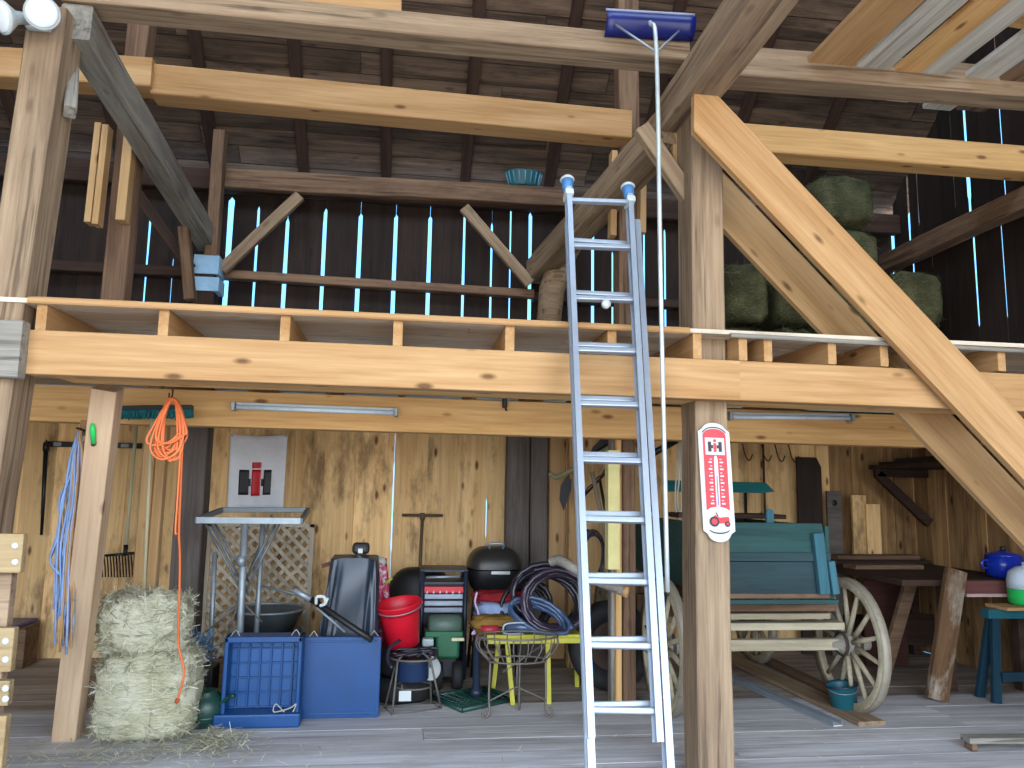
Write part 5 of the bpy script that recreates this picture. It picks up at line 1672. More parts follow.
part(MB().grid(lid, 48, 14, closeu=True), 'lid', M_GRILL, gr)
mb = MB().grid(lambda u_, v_: V((lid(u_, 0).x * 1.0 - (lid(u_, 0).x - q.x) * 0.18 * v_ ** 2, Yq + 0.25 + (lid(u_, 0).y - Yq - 0.25) * (1 - 0.18 * v_ ** 2), zm - 0.01 - (zm - zb) * v_)), 48, 6, closeu=True)
mb.add([lid(i / 48, 0) * 0.82 + V((q.x, Yq + 0.25, 0)) * 0.18 + V((0, 0, 0)) for i in range(48)], [tuple(range(48))])
part(mb, 'fire_bowl', M_BLACKM, gr)
hl = part(MB().tube(bez([(q.x - 0.06, Yq + 0.1, zt_ - 0.01), (q.x - 0.055, Yq + 0.06, zt_ + 0.03), (q.x + 0.055, Yq + 0.06, zt_ + 0.03), (q.x + 0.06, Yq + 0.1, zt_ - 0.01)], 12), 0.012, 8), 'handle', M_ALU, gr)
part(MB().box((q.x + 0.03, Yq - 0.018, zm - 0.022), (0.16, 0.006, 0.026)), 'name_plate', paint('silver_plate', (180, 184, 186), 0.35, 0.4), gr)
for sx in (-1, 1):
    for sy in (-1, 1):
        part(MB().tube([(q.x + sx * wv * 0.6, Yq + 0.25 + sy * 0.16, zb + 0.03), (q.x + sx * wv * 0.8, Yq + 0.25 + sy * 0.2, 0)], 0.014, 8), 'leg', M_BLACKM, gr)
part(MB().box((q.x, Yq + 0.25, 0.22), (wv * 1.5, 0.36, 0.02)), 'lower_shelf', M_BLACKM, gr)

# ---- behind the ladder ---------------------------------------------------
Yz = 6.9
sy_ = thing('hand_scythe', tuple(P(590, 458, Yz)), 'pale-handled hand scythe with a black pointed blade hung behind the ladder', 'scythe')
part(MB().tube(bez([P(549, 473, Yz), P(556, 477, Yz), P(568, 472, Yz), P(590, 459, Yz), P(610, 447, Yz), P(626, 438, Yz)], 30), 0.024, 10), 'handle', wood('mossy_handle', (158, 158, 124), (104, 100, 72), 0, 0.1), sy_)
part(MB().prism([(0, 0), (0.05, -0.02), (0.045, -0.12), (-0.02, -0.3), (-0.06, -0.2), (-0.05, -0.08)], 0.012, o=P(566, 477, Yz - 0.02), ex=(1, 0, 0), ey=(0, 0, 1)), 'blade', M_BLACKM, sy_, bevel=0.002)
part(MB().prism([(-0.13, -0.15), (0.0, -0.05), (0.13, 0.05), (0.13, 0.13), (0.05, 0.11), (-0.06, 0.0)], 0.01, o=P(599, 447, Yz + 0.08), ex=(1, 0, 0), ey=(0, 0, 1)), 'back_blade', M_BLACKM, sy_, bevel=0.002)
for k in range(3):
    a_, b_ = P(590 + k * 8, 487 - k * 2, Yz + 0.12), P(574 + k * 9, 506 + k * 3, Yz + 0.12)
    pass
ir = thing('hay_rake', tuple(P(600, 485, 7.2)), 'small black wire rake hung on the studs behind the ladder', 'rake')
part(MB().tube([P(583, 497, 7.3), P(616, 462, 7.3)], 0.012, 8), 'rake_head', M_BLACKM, ir)
for k in range(5):
    t = k / 4
    a_ = P(583, 497, 7.3).lerp(P(616, 462, 7.3), t)
    part(MB().tube(bez([a_, a_ + V((0.05, -0.03, 0.1)), a_ + V((0.13, -0.03, 0.14))], 8), 0.007, 6), 'tine', M_BLACKM, ir)
part(MB().tube([P(600, 480, 7.32), P(611, 545, 7.32)], 0.014, 8), 'handle', M_BLACKM, ir)
ax_ = thing('shovel', tuple(P(602, 520, 6.4)), 'grey wooden handled shovel leaning on the yellow stud behind the ladder', 'shovel')
pa_, pb2 = P(592, 472, 6.66), P(614, 572, 6.6)
dd_ = pb2 - pa_
part(MB().tube([pa_, pa_ + dd_ * 0.92], 0.02, 10), 'handle', wood('grey_handle', (150, 142, 120), (104, 96, 80), 2, 0.0), ax_)
fb = pa_ + dd_ * (pa_.z / -dd_.z)
bl_ = [(-0.1, 0.36), (0.1, 0.36), (0.11, 0.12), (0.0, 0.0), (-0.11, 0.12)]
part(MB().tube([pa_ + dd_ * 0.9, fb + (pa_ - fb).normalized() * 0.34], 0.018, 10), 'socket', M_IRON, ax_)
part(MB().prism(bl_, 0.012, o=fb, ex=(1, 0, 0), ey=(pa_ - fb).normalized()), 'blade', M_IRON, ax_, bevel=0.003)
# yellow stud nailed to the old post
a_, b_ = P(609.5, 450, 5.7), P(621.5, 570, 5.7)
o = timber('yellow_stud', ((a_.x + b_.x) / 2, 5.79, b_.z), ((a_.x + b_.x) / 2, 5.79, a_.z), 0.1, b_.x - a_.x, paint('pale_yellow_paint', (214, 204, 140), 0.7, var=0.08), up=(1, 0, 0), cham=0.003)
tag(o, 'pale yellow painted stud fixed to the brown post behind the ladder', 'stud', kind='structure')
# weathered shaft of a cart
Yv = 5.5
cs_ = thing('cart_shaft', tuple(P(590, 576, Yv)), 'weathered grey cart shaft passing behind the ladder above the hoses', 'shaft')
part(MB().tube(bez([P(551, 562, Yv + 0.25), P(560, 560, Yv + 0.2), P(578, 571, Yv + 0.1), P(600, 582, Yv), P(626, 592, Yv - 0.1)], 24), 0.036, 10), 'pole', M_OLDG, cs_)
part(MB().tube([P(624, 591.4, Yv - 0.09), P(628.5, 592.5, Yv - 0.11)], [0.04, 0.041], 10), 'sawn_end', M_NEWZ, cs_)
q = P(589, 577.5, Yv + 0.05)
part(MB().tube([q, V((q.x - 0.02, q.y, 0))], 0.018, 8), 'prop', M_OLDG, cs_)
# cable coil hung on a stud, dark tyre below
Yo = 6.7
co = P(594, 556, Yo)
cc_ = thing('cable_coil', tuple(co), 'coil of dark cable hanging behind the ladder', 'cable')
pts = [co + V((0.09 * math.cos(2 * PI * i / 20) * (1 + 0.2 * math.sin(i * 0.31)), 0.04 * math.sin(i * 0.13), 0.2 * math.sin(2 * PI * i / 20) * (1 + 0.12 * math.sin(i * 0.23)))) for i in range(130)]
part(MB().tube(pts, 0.009, 6), 'loops', M_HOSE, cc_)
part(MB().tube([co + V((0, 0.5, 0.21)), co + V((0, -0.03, 0.2))], 0.012, 8), 'peg', M_IRON, cc_)
tyc = V((P(611, 612, 6.28).x, 6.28, 0.36))
ty = thing('tyre', (tyc.x, 6.28, 0), 'dark tyre standing upright in the shadow behind the ladder', 'tyre')
MY = Matrix.Rotation(PI / 2, 3, 'X') @ Matrix.Rotation(0.05, 3, 'Y')
part(MB().lathe([(0.2, -0.07), (0.3, -0.09), (0.345, -0.06), (0.355, 0.0), (0.345, 0.06), (0.3, 0.09), (0.2, 0.07), (0.19, 0.0), (0.2, -0.07)], tyc, 36, M=MY), 'tread_ring', M_TYRE, ty)
part(MB().lathe([(0.195, -0.05), (0.03, -0.02), (0.03, 0.02), (0.195, 0.05)], tyc, 26, M=MY), 'wheel_disc', M_IRON, ty)
# black bar and rope beside the thermometer post
bk = thing('iron_bar', tuple(P(665, 447, 6.2)), 'black iron bar sticking out below the loft beside the thermometer post', 'bar')
part(MB().tube([P(652, 454, 6.2), P(679, 439, 6.2)], 0.028, 10), 'bar_rod', M_BLACKM, bk)
part(MB().tube([P(679, 439, 6.2), V((P(679, 439, 6.2).x, 6.2, 2.0))], 0.01, 8), 'hanger', M_IRON, bk)
rp_o = thing('rope', tuple(P(680, 440, 6.15)), 'pale rope looped over the iron bar beside the thermometer post', 'rope')
part(MB().tube(bez([P(679, 438, 6.15), P(680, 470, 6.15), P(677, 500, 6.15), P(680, 512, 6.15), P(682, 500, 6.15), P(682, 470, 6.14), P(681, 440, 6.14)], 36), 0.008, 6), 'loop', M_ROPE, rp_o)
part(MB().tube(bez([P(680, 440, 6.15), P(676, 480, 6.13), P(676, 510, 6.13), P(682, 540, 6.13), P(688, 575, 6.13)], 24), 0.007, 6), 'tail', M_ROPE, rp_o)

# ---- wagon ---------------------------------------------------------------
YWg = 5.6
C1 = P(848, 634, YWg)
wgx = C1.x - 0.72
wg = thing('farm_wagon', (wgx, 6.1, 0), 'old wooden wagon with a faded teal box and big spoked wheels', 'wagon')
RW = P(860, 700, YWg).z
RWh = 0.485


def wheel(cx, yy, rad, nm='wheel'):
    c_ = V((cx, yy, rad))
    MX = Matrix.Rotation(PI / 2, 3, 'Y')
    rim = part(MB().lathe([(rad - 0.072, -0.026), (rad - 0.012, -0.03), (rad - 0.01, 0.03), (rad - 0.072, 0.026), (rad - 0.072, -0.026)], c_, 56, M=MX), nm, M_WAGWOOD, wg)
    part(MB().lathe([(rad - 0.012, -0.03), (rad, -0.028), (rad, 0.028), (rad - 0.012, 0.03)], c_, 56, M=MX), 'tyre', paint('worn_pale_iron', (150, 142, 126), 0.6, 0.2, wear=0.3, wear_col=(96, 80, 66)) if 'worn_pale_iron' not in MATS else MATS['worn_pale_iron'], wg, owner=rim)
    part(MB().lathe([(0.0, -0.15), (0.04, -0.15), (0.045, -0.1), (0.075, -0.06), (0.09, -0.02), (0.09, 0.03), (0.075, 0.07), (0.05, 0.12), (0.045, 0.16), (0, 0.165)], c_, 20, M=MX), 'hub', M_OLDG, wg, owner=rim)
    for s_ in (-0.055, 0.06):
        part(MB().lathe([(0.08, -0.012), (0.088, -0.012), (0.088, 0.012), (0.08, 0.012)], c_ + V((s_, 0, 0)), 20, M=MX), 'hub_band', M_IRON, wg, owner=rim)
    for k in range(14):
        an = 2 * PI * (k + 0.35) / 14
        d = V((0, math.cos(an), math.sin(an)))
        sgn = 0.012 if k % 2 else -0.012
        part(MB().tube([c_ + d * 0.07 + V((sgn, 0, 0)), c_ + d * 0.2 + V((sgn * 0.6, 0, 0)), c_ + d * (rad - 0.06)], [0.021, 0.019, 0.014], 8), 'spoke', M_WAGWOOD, wg, owner=rim)


wheel(C1.x, YWg, RWh)
wheel(C1.x - 1.44, YWg, RWh)
wheel(C1.x, YWg + 1.6, RWh * 0.86)
wheel(C1.x - 1.44, YWg + 1.6, RWh * 0.86)
for yy, rr_ in ((YWg, RWh), (YWg + 1.6, RWh * 0.86)):
    part(MB().bar((C1.x - 1.44, yy, rr_), (C1.x, yy, rr_), 0.07, 0.08), 'axle', M_WAGWOOD, wg, bevel=0.006)
# box
YB0 = YWg - 0.42
tp = [P(822, 523, YB0), P(838, 598, YB0)]
bxr, btr = tp[1].x - 0.02, tp[0].x
cxm = wgx - 0.0
bxl = 2 * cxm - bxr - 0.1
btl = bxl + 0.06
zb_, zt_ = P(790, 599, YB0).z, P(780, 523, YB0).z
zm_ = P(790, 562, YB0).z
ln = 2.25
part(MB().prism([(bxl, zm_ + 0.008), (bxr - 0.03, zm_ + 0.008), (btr, zt_), (btl, zt_)], -0.03, o=(0, YB0, 0)), 'tail_board', M_TEALWOOD, wg, bevel=0.004)
part(MB().prism([(bxl, zb_), (bxr, zb_), (bxr - 0.03, zm_), (bxl, zm_)], -0.03, o=(0, YB0 + 0.004, 0)), 'lower_tail_board', wood('slate_paint_on_wood', (54, 76, 80), (36, 52, 56), 0, 0.1, stain=0.3, stain_col=(60, 62, 60)), wg, bevel=0.004)
part(MB().box(((bxl + bxr) / 2, YB0 - 0.006, zm_ + 0.035), (bxr - bxl - 0.06, 0.02, 0.06)), 'batten', MATS['slate_paint_on_wood'], wg, bevel=0.004)
mat_teal2 = wood('bright_teal_paint_on_wood', (66, 112, 124), (42, 80, 92), 2, 0.1, stain=0.3, stain_col=(70, 84, 90))
for (xa, ya, xb, yb, w_) in ((817, 533, 824, 594, 0.075), (830, 561, 835, 594, 0.05)):
    a_, b_ = P(xa, ya, YB0 - 0.03), P(xb, yb, YB0 - 0.03)
    part(MB().bar(a_, b_, 0.05, w_, up=(1, 0, 0)), 'stake', mat_teal2, wg, bevel=0.005)
for x_b, x_t, nm in ((bxr, btr + 0.02, 'side_board'), (bxl, btl, 'side_board')):
    part(MB().prism([(0, zb_), (ln, zb_), (ln, zt_ - 0.02), (0, zt_ - 0.02)], 0.03, o=((x_b + x_t) / 2 - 0.01, YB0 + 0.034, 0), ex=(0, 1, 0), ey=(0, 0, 1)), nm, M_TEALWOOD, wg, bevel=0.004)
part(MB().box(((bxl + bxr) / 2, YB0 + ln / 2, zb_ + 0.02), (bxr - bxl - 0.08, ln, 0.03)), 'bed', M_OLDB, wg)
part(MB().bar((bxl - 0.02, YB0 - 0.02, zb_ - 0.015), (bxr + 0.0, YB0 - 0.02, zb_ - 0.015), 0.05, 0.03), 'sill', M_TEALWOOD, wg, bevel=0.004)
a_ = P(766, 509, YB0 + 0.1)
part(MB().prism([(-0.028, zt_ - 0.15), (0.028, zt_ - 0.15), (0.028, a_.z - 0.02)] + arc(0, a_.z - 0.02, 0.028, 0.02, 0, 180)[1:-1] + [(-0.028, a_.z - 0.02)], -0.03, o=(a_.x, YB0 + 0.035, 0)), 'stake', mat_teal2, wg, bevel=0.004)
# seat back, a teal rail carried on two irons
a_, b_ = P(664, 486, 6.3), P(775, 487, 6.3)
sr = part(MB().prism([(0, -0.045), (b_.x - a_.x - 0.1, -0.045), (b_.x - a_.x, -0.03), (b_.x - a_.x - 0.08, 0.045), (0, 0.05)], -0.03, o=(a_.x, 6.3, a_.z)), 'seat_back', wood('teal_paint_on_wood', (18, 100, 100), (12, 72, 74), 0, 0.05), wg, bevel=0.006)
for t in (0.25, 0.75):
    x_ = a_.x + (b_.x - a_.x) * t
    part(MB().tube([(x_, 6.345, a_.z), (x_, 6.36, zb_ + 0.03)], 0.014, 8), 'seat_iron', M_BLACKM, wg)
part(MB().box(((bxl + bxr) / 2, 6.05, zt_ + 0.02), (bxr - bxl + 0.02, 0.36, 0.035)), 'seat', M_DARK, wg, bevel=0.005)
# running gear under the box
for (y0_, y1_, za, zb2, mm, xe) in ((605, 612, 0, 0, M_OLDB, 837), (614, 620, 0, 0, M_WAGWOOD, 832), (623.5, 631, 0, 0, M_WAGWOOD, 846)):
    zz0, zz1 = P(780, y1_, YWg - 0.1).z, P(780, y0_, YWg - 0.1).z
    part(MB().box(((bxl + P(xe, 610, YWg - 0.1).x) / 2, YWg - 0.02, (zz0 + zz1) / 2), (P(xe, 610, YWg - 0.1).x - bxl, 0.12, zz1 - zz0)), 'bolster', mm, wg, bevel=0.006)
zz = P(780, 615, YWg).z
part(MB().box((cxm, YWg + 0.98, zz - 0.03), (0.1, 1.8, 0.09)), 'reach_pole', M_OLDB, wg, bevel=0.006)
part(MB().box((cxm, YWg + 1.6, RWh * 0.86 + 0.12), (0.9, 0.12, 0.2)), 'bolster', M_OLDB, wg, bevel=0.006)
part(MB().bar((cxm - 0.3, YWg + 0.3, zb_ - 0.02), (cxm - 0.3, YWg + 1.9, zb_ - 0.02), 0.06, 0.06), 'bed_runner', M_OLDB, wg)
part(MB().bar((cxm + 0.3, YWg + 0.3, zb_ - 0.02), (cxm + 0.3, YWg + 1.9, zb_ - 0.02), 0.06, 0.06), 'bed_runner', M_OLDB, wg)

# ---- floor on the wagon side --------------------------------------------
g = G(848, 712)
tbk = thing('pail', (g.x, g.y, 0), 'dark teal pail on the floor against the wagon wheel', 'pail')
Rt = Matrix.Rotation(math.radians(-8), 3, 'Y')
c_ = V((g.x - 0.01, g.y + 0.02, 0.014))
part(MB().lathe([(0, 0.0), (0.085, 0.0), (0.09, 0.006), (0.108, 0.17), (0.114, 0.175), (0.108, 0.18), (0.1, 0.17), (0.082, 0.02), (0, 0.018)], c_, 28, M=Rt), 'shell', M_TEALP, tbk)
part(MB().lathe([(0.106, 0.168), (0.117, 0.172), (0.117, 0.184), (0.106, 0.186)], c_, 28, M=Rt), 'rim', M_NAVY, tbk)
hp = [c_ + Rt @ V((0.112 * math.cos(t), 0.112 * math.sin(t), 0.165 - 0.03 * abs(math.sin(t)))) for t in [PI + PI * i / 12 for i in range(13)]]
part(MB().tube(hp, 0.003, 6), 'bail', M_STEEL, tbk)


def floor_board(pa, pb, w, h, mat, name, label, z=0.0, cat='board', group=None):
    a_, b_ = G(*pa), G(*pb)
    up = V((0, 0, h / 2 + z + 0.001))
    o_ = timber(name, a_ + up, b_ + up, w, h, mat, cham=0.003)
    return tag(o_, label, cat, group)


floor_board((726, 657), (872, 726), 0.21, 0.03, M_OLD, 'floor_plank', 'wide weathered plank lying loose on the floor under the wagon', group='loose planks by the wagon')
floor_board((726, 643), (838, 697), 0.1, 0.045, M_OLDB, 'floor_plank', 'narrow brown plank lying beside the wide one, behind the teal pail', group='loose planks by the wagon')
a_, b_ = G(722, 676), G(838, 727)
dn = (b_ - a_).normalized()
mbx = thing('metal_channel', tuple((a_ + b_) / 2), 'white metal channel lying on the floor in front of the wide plank', 'metal bar')
sd_ = V((-dn.y, dn.x, 0))
part(MB().bar(a_ + V((0, 0, 0.008)), b_ + V((0, 0, 0.008)), 0.075, 0.008), 'web', M_WHITE, mbx)
for s_ in (-1, 1):
    part(MB().bar(a_ + sd_ * 0.036 * s_ + V((0, 0, 0.022)), b_ + sd_ * 0.036 * s_ + V((0, 0, 0.022)), 0.006, 0.03), 'flange', M_ALU, mbx)
o_ = G(972, 752)
bb = thing('board_on_block', (o_.x + 0.3, o_.y, 0), 'short grey board lying by itself on the open floor', 'board')
part(MB().box((o_.x + 0.42, o_.y + 0.02, 0.065), (0.86, 0.1, 0.035), rz=-0.06), 'board', M_OLDG, bb, bevel=0.004)
part(MB().box((o_.x + 0.025, o_.y + 0.04, 0.024), (0.035, 0.08, 0.046), rz=-0.06), 'end_block', M_OLDB, bb, bevel=0.003)
part(MB().box((o_.x + 0.8, o_.y + 0.0, 0.024), (0.035, 0.08, 0.046), rz=-0.06), 'end_block', M_OLDB, bb, bevel=0.003)

# ---- leaning plank -------------------------------------------------------
a_, b_ = W(936, 690, Y=5.81), W(956, 570, Y=5.885)
b_.y = 5.885
lpk = timber('leaning_plank', V((a_.x, 5.81, 0.012)), b_, 0.06, 0.175, M_PEEL, up=(1, 0, 0), jit=0.02)
tag(lpk, 'old plank with peeling white paint leaning on the workbench', 'plank')

# ---- workbench -----------------------------------------------------------
YN = 6.0
zbk = W(990, 580, Y=YN).z
bxl_, bxr_ = 4.05, XR - 0.06
wbn = thing('workbench', ((bxl_ + bxr_) / 2, 6.8, 0), 'dark workbench along the side wall beyond the wagon wheel', 'workbench')
part(MB().box(((bxl_ + bxr_) / 2, (YN + 7.6) / 2, zbk - 0.025), (bxr_ - bxl_, 7.6 - YN, 0.05)), 'bench_top', M_DARK, wbn, bevel=0.004)
part(MB().box(((W(962, 590, Y=YN).x + bxr_) / 2, YN - 0.012, zbk - 0.055), (bxr_ - W(962, 590, Y=YN).x, 0.024, 0.1)), 'apron', wood('dull_red_board', (120, 74, 70), (84, 48, 46), 0, 0.1), wbn, bevel=0.003)
part(MB().box(((W(962, 590, Y=YN).x + bxr_) / 2, YN - 0.03, zbk - 0.118), (bxr_ - W(962, 590, Y=YN).x, 0.05, 0.025)), 'ledge', paint('pale_pink_edge', (178, 150, 144), 0.7), wbn)
for x, y in ((W(947, 640, Y=YN + 0.12).x, YN + 0.12), (bxr_ - 0.12, YN + 0.1), (bxl_ + 0.1, 7.5), (bxr_ - 0.12, 7.5)):
    part(MB().box((x, y, (zbk - 0.05) / 2), (0.09, 0.09, zbk - 0.05)), 'leg', M_DARK, wbn, bevel=0.004)
a_, b_ = W(911, 580, Y=6.5), W(882, 660, Y=6.5)
part(MB().bar(V((a_.x, 6.5, zbk - 0.06)), V((b_.x, 6.5, 0.02)), 0.05, 0.11, up=(1, 0, 0)), 'brace', M_OLDB, wbn, bevel=0.004)
part(MB().box((W(888, 620, Y=6.9).x, 6.95, zbk * 0.45), (0.42, 0.03, zbk * 0.86)), 'end_panel', wood('dark_red_brown_board', (84, 52, 44), (58, 34, 30), 0, 0.1), wbn)
part(MB().box(((bxl_ + bxr_) / 2 + 0.2, 7.45, 0.25), (1.0, 0.03, 0.3)), 'back_rail', M_DARK, wbn)
for k, (yy, xx0, xx1, dz, m_, lab) in enumerate(((7.3, 4.1, 5.2, 0.0, M_DARK, 'long dark plank at the bottom of the stack on the workbench'), (7.32, 4.2, 5.1, 0.045, M_OLDB, 'brown plank on top of the stack on the workbench'), (6.85, 4.1, 4.8, 0.0, M_OLDB, 'brown offcut lying alone across the workbench'))):
    o_ = timber('bench_plank', (xx0, yy, zbk + 0.024 + dz), (xx1, yy + 0.03, zbk + 0.024 + dz), 0.2, 0.042, m_, jit=0.03)
    tag(o_, lab, 'plank', 'planks on the workbench')
q = W(1006, 573, Y=6.14)
pt2 = thing('enamel_pot', (q.x, 6.16, zbk), 'deep blue enamel pot on the workbench', 'pot')
part(MB().lathe([(0, 0.0), (0.11, 0.0), (0.14, 0.03), (0.15, 0.12), (0.14, 0.185), (0.148, 0.19), (0.13, 0.2), (0.0, 0.235)], (q.x, 6.16, zbk + 0.001), 28), 'pot_body', paint('cobalt_enamel', (26, 50, 160), 0.15, spec=0.6), pt2)
part(MB().lathe([(0.02, 0.23), (0.025, 0.25), (0.018, 0.265), (0, 0.266)], (q.x, 6.16, zbk), 14), 'lid_knob', M_BLACK, pt2)
part(MB().tube(bez([(q.x - 0.145, 6.16, zbk + 0.15), (q.x - 0.2, 6.16, zbk + 0.14), (q.x - 0.2, 6.16, zbk + 0.09), (q.x - 0.148, 6.16, zbk + 0.08)], 10), 0.01, 8), 'handle', MATS['cobalt_enamel'], pt2)
# teal sawhorse with a board and a jug
YJ = 5.82
zj = W(1008, 607, Y=YJ).z
sh = thing('sawhorse', (W(1010, 640, Y=YJ).x, YJ, 0), 'teal painted sawhorse beside the workbench', 'sawhorse')
xs0, xs1 = W(975, 640, Y=YJ).x, W(1050, 640, Y=YJ).x
part(MB().box(((xs0 + xs1) / 2 + 0.1, YJ, zj - 0.05), (xs1 - xs0, 0.09, 0.07)), 'top_rail', M_TEALP, sh, bevel=0.004)
for x, s_ in ((xs0 + 0.17, -1), (xs1 + 0.0, 1)):
    for sy in (-1, 1):
        part(MB().bar((x, YJ + sy * 0.02, zj - 0.05), (x + s_ * 0.09, YJ + sy * 0.09, 0.0), 0.04, 0.07, up=(1, 0, 0)), 'leg', wood('dark_teal_paint_on_wood', (22, 56, 72), (14, 38, 50), 2, 0.05) if 'dark_teal_paint_on_wood' not in MATS else MATS['dark_teal_paint_on_wood'], sh, bevel=0.003)
part(MB().box(((xs0 + xs1) / 2 + 0.08, YJ - 0.1, 0.2), (xs1 - xs0 - 0.1, 0.03, 0.07)), 'stretcher', MATS['dark_teal_paint_on_wood'], sh)
o_ = timber('sawhorse_board', (W(996, 606, Y=YJ).x, YJ, zj), (W(996, 606, Y=YJ).x + 0.6, YJ, zj), 0.24, 0.026, M_NEW, cham=0.003)
tag(o_, 'pale pine board lying on the teal sawhorse', 'board')
q = W(1029, 590, Y=YJ - 0.0)
jg = thing('jug', (q.x, YJ, zj + 0.014), 'white and green plastic jug on the pine board over the sawhorse', 'jug')
part(MB().lathe([(0, 0.0), (0.13, 0.0), (0.15, 0.02), (0.155, 0.13)], (q.x, YJ, zj + 0.015), 28), 'green_base', M_GREENB, jg)
part(MB().lathe([(0.155, 0.13), (0.155, 0.2), (0.14, 0.26), (0.09, 0.3), (0.04, 0.31), (0.04, 0.34), (0, 0.34)], (q.x, YJ, zj + 0.015), 28), 'white_top', paint('milky_plastic', (214, 228, 240), 0.35), jg)

# ---- shelf, leaning planks and rail on the back wall ---------------------
a_ = P(873, 467, 7.38)
xw_ = XR - 0.05
shf = thing('wall_shelf', ((a_.x + xw_) / 2, 6.65, a_.z), 'dark wall shelf on slanting brackets above the workbench', 'shelf')
part(MB().box(((a_.x + xw_) / 2, 6.65, a_.z), (xw_ - a_.x, 1.62, 0.04)), 'shelf_board', M_DARK, shf, bevel=0.003)
for yy in (7.36, 6.0):
    part(MB().bar((a_.x + 0.03, yy, a_.z - 0.07), (xw_ - 0.005, yy, a_.z - 0.56), 0.06, 0.09), 'bracket', M_DARK, shf, bevel=0.003)
    part(MB().bar((a_.x + 0.0, yy, a_.z - 0.06), (xw_, yy, a_.z - 0.06), 0.06, 0.08), 'bracket_arm', M_DARK, shf, bevel=0.003)
for k, (y0_, y1_, dx, dz, m_, lab) in enumerate(((5.95, 7.4, 0.16, 0.0, M_DARK, 'dark board lying flat on the wall shelf'), (6.1, 7.2, 0.2, 0.035, M_BLACK, 'black board on top of the one on the wall shelf'))):
    o_ = timber('shelf_plank', (a_.x + dx, y0_, a_.z + 0.037 + dz), (a_.x + dx + 0.02, y1_, a_.z + 0.037 + dz), 0.2, 0.03, m_, cham=0.002)
    tag(o_, lab, 'board', 'boards on the wall shelf')
for (x0_, x1_, yt, yb_, yy, m_, lab) in ((797, 821, 457, 560, 7.55, M_DARK, 'dark plank with a notched head standing against the back wall'), (827, 841, 491, 560, 7.45, M_GREYWALL, 'blue grey plank with a dark knot standing against the back wall'),
                                       (852, 866, 495, 560, 7.5, M_WALLNEW, 'pale offcut board standing against the back wall'), (866, 880, 504, 560, 7.47, M_WALLNEW, 'second pale offcut, a little shorter, against the back wall')):
    a_, b_ = P(x0_, yt, yy), P(x1_, yt, yy)
    w_ = b_.x - a_.x
    root = thing('standing_plank', ((a_.x + b_.x) / 2, yy, 0), lab, 'plank', 'planks standing against the back wall')
    h_ = a_.z
    poly = [(-w_ / 2, 0), (w_ / 2, 0), (w_ / 2, h_ - (0.1 if x0_ == 797 else 0.0)), (w_ / 2 - (0.05 if x0_ == 797 else 0.01), h_), (-w_ / 2, h_)]
    MB().prism(poly, -0.035).build('board', m_ if m_ is not M_DARK else wood('dark_plank_upright', (62, 52, 46), (36, 28, 24), 2, 0.1), parent=root, bevel=0.003)
    if x0_ == 827:
        MB().lathe([(0.03, -0.003), (0.028, 0.002), (0, 0.003)], (0, -0.001, h_ - 0.12), 14, M=Matrix.Rotation(PI / 2, 3, 'X')).build('knot', M_INK, parent=root)
a_, b_ = P(736, 441, YB - 0.14), P(790, 443, YB - 0.14)
hr = thing('hook_rail', tuple((a_ + b_) / 2), 'rusty hook rail on the back wall above the wagon', 'rail')
part(MB().bar(a_, b_, 0.03, 0.025), 'rail_bar', M_IRON, hr)
for t in (0.1, 0.45, 0.7, 0.95):
    q = a_.lerp(b_, t)
    part(MB().tube(bez([q, q + V((0, -0.04, -0.06)), q + V((0.02, -0.05, -0.16)), q + V((0.06, -0.05, -0.2)), q + V((0.1, -0.04, -0.14))], 14), 0.007, 6), 'hook', M_IRON, hr)
part(MB().tube([a_.lerp(b_, 0.5) + V((0, 0.0, 0)), a_.lerp(b_, 0.5) + V((0, 0.0, -0.75))], 0.012, 6), 'hanging_rod', M_IRON, hr)

# ---- slatted gate by the near post, header and storage box ---------------
YG = 3.35
gt = thing('slat_gate', (P(0, 600, YG).x, YG, 0), 'rough slatted gate with bolted boards standing by the hewn post', 'gate')
gxl = -2.75
for (xe, y0_, y1_) in ((22, 534, 573), (12.5, 628, 672), (8.5, 681, 706), (4, 716, 770)):
    a_, b_ = P(xe, y1_, YG), P(xe, y0_, YG)
    xr_ = (a_.x + b_.x) / 2
    sl = part(MB().box(((gxl + xr_) / 2, YG + 0.02, (a_.z + b_.z) / 2), (xr_ - gxl, 0.04, b_.z - a_.z)), 'slat', M_GATE, gt, bevel=0.004)
    if y0_ < 700:
        for t in (0.3, 0.72):
            q = P(xe - 7 + (4 if xe < 12 else 0), y0_ + (y1_ - y0_) * t, YG)
            part(MB().lathe([(0.013, -0.004), (0.013, 0.003), (0.006, 0.006), (0, 0.006)], q, 10, M=Matrix.Rotation(PI / 2, 3, 'X')), 'bolt', M_WHITE, gt, owner=sl)
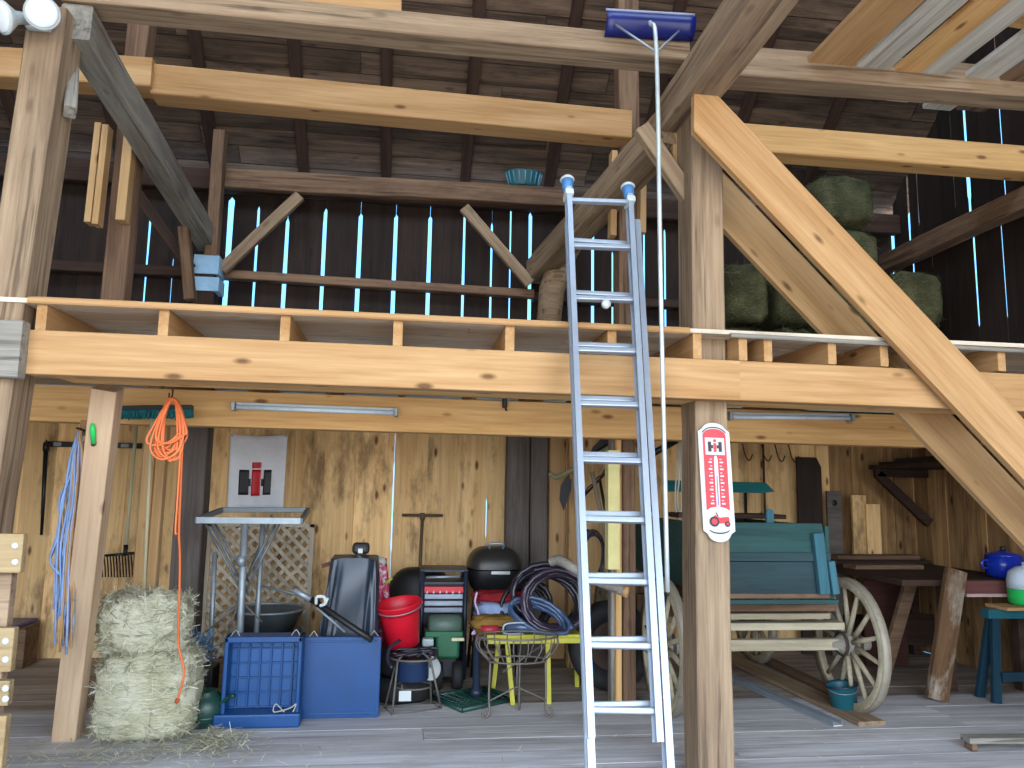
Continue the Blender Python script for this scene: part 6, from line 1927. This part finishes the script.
part(MB().box((gxl + 0.35, YG + 0.07, 0.66), (0.09, 0.05, 1.32)), 'stile', M_GATE, gt, bevel=0.004)
part(MB().box((P(-6, 600, YG).x, YG + 0.07, 0.66), (0.07, 0.05, 1.32)), 'stile', M_OLD, gt, bevel=0.004)
a_, b_ = P(17, 378, 4.02), P(17, 320, 4.02)
struct(timber('header_beam', (XL, 4.06, (a_.z + b_.z) / 2), (a_.x, 4.06, (a_.z + b_.z) / 2), 0.08, b_.z - a_.z, M_OLDG, jit=0.03), 'greyish header board butting the new loft beam at the floodlamp post', 'beam')
q0, q1 = P(-40, 646, 7.3), P(18, 614, 7.3)
tb2 = thing('storage_tote', ((q0.x + q1.x) / 2, 7.45, 0), 'deep blue storage box on the floor at the back wall', 'box')
part(MB().box(((q0.x + q1.x) / 2, 7.45, 0.17), (q1.x - q0.x, 0.36, 0.34)), 'box_body', M_BLUED, tb2, bevel=0.02)
part(MB().box(((q0.x + q1.x) / 2, 7.45, 0.35), (q1.x - q0.x + 0.04, 0.4, 0.04)), 'lid', M_BLUED, tb2, bevel=0.012)
q0, q1 = P(19, 646, 7.35), P(29, 616, 7.35)
cb2 = thing('brown_box', ((q0.x + q1.x) / 2, 7.45, 0), 'small dark brown wooden box beside the deep blue storage box', 'box')
part(MB().box(((q0.x + q1.x) / 2, 7.45, 0.16), (q1.x - q0.x, 0.26, 0.32)), 'box_body', M_OLDB, cb2, bevel=0.004)
part(MB().box(((q0.x + q1.x) / 2, 7.45, 0.33), (q1.x - q0.x, 0.28, 0.02)), 'lid', M_OLDB, cb2, bevel=0.003)
# little black clip under the loft beam
q = P(506, 402, 5.5)
ck = thing('black_clip', tuple(q), 'small black clip fixed to the amber beam under the loft', 'clip')
part(MB().box((q.x, 5.575, q.z), (0.035, 0.05, 0.07)), 'mount_body', M_BLACK, ck, bevel=0.008)
part(MB().tube([(q.x, 5.545, q.z - 0.03), (q.x + 0.01, 5.54, q.z - 0.06)], 0.008, 8), 'jaw', M_BLACK, ck)
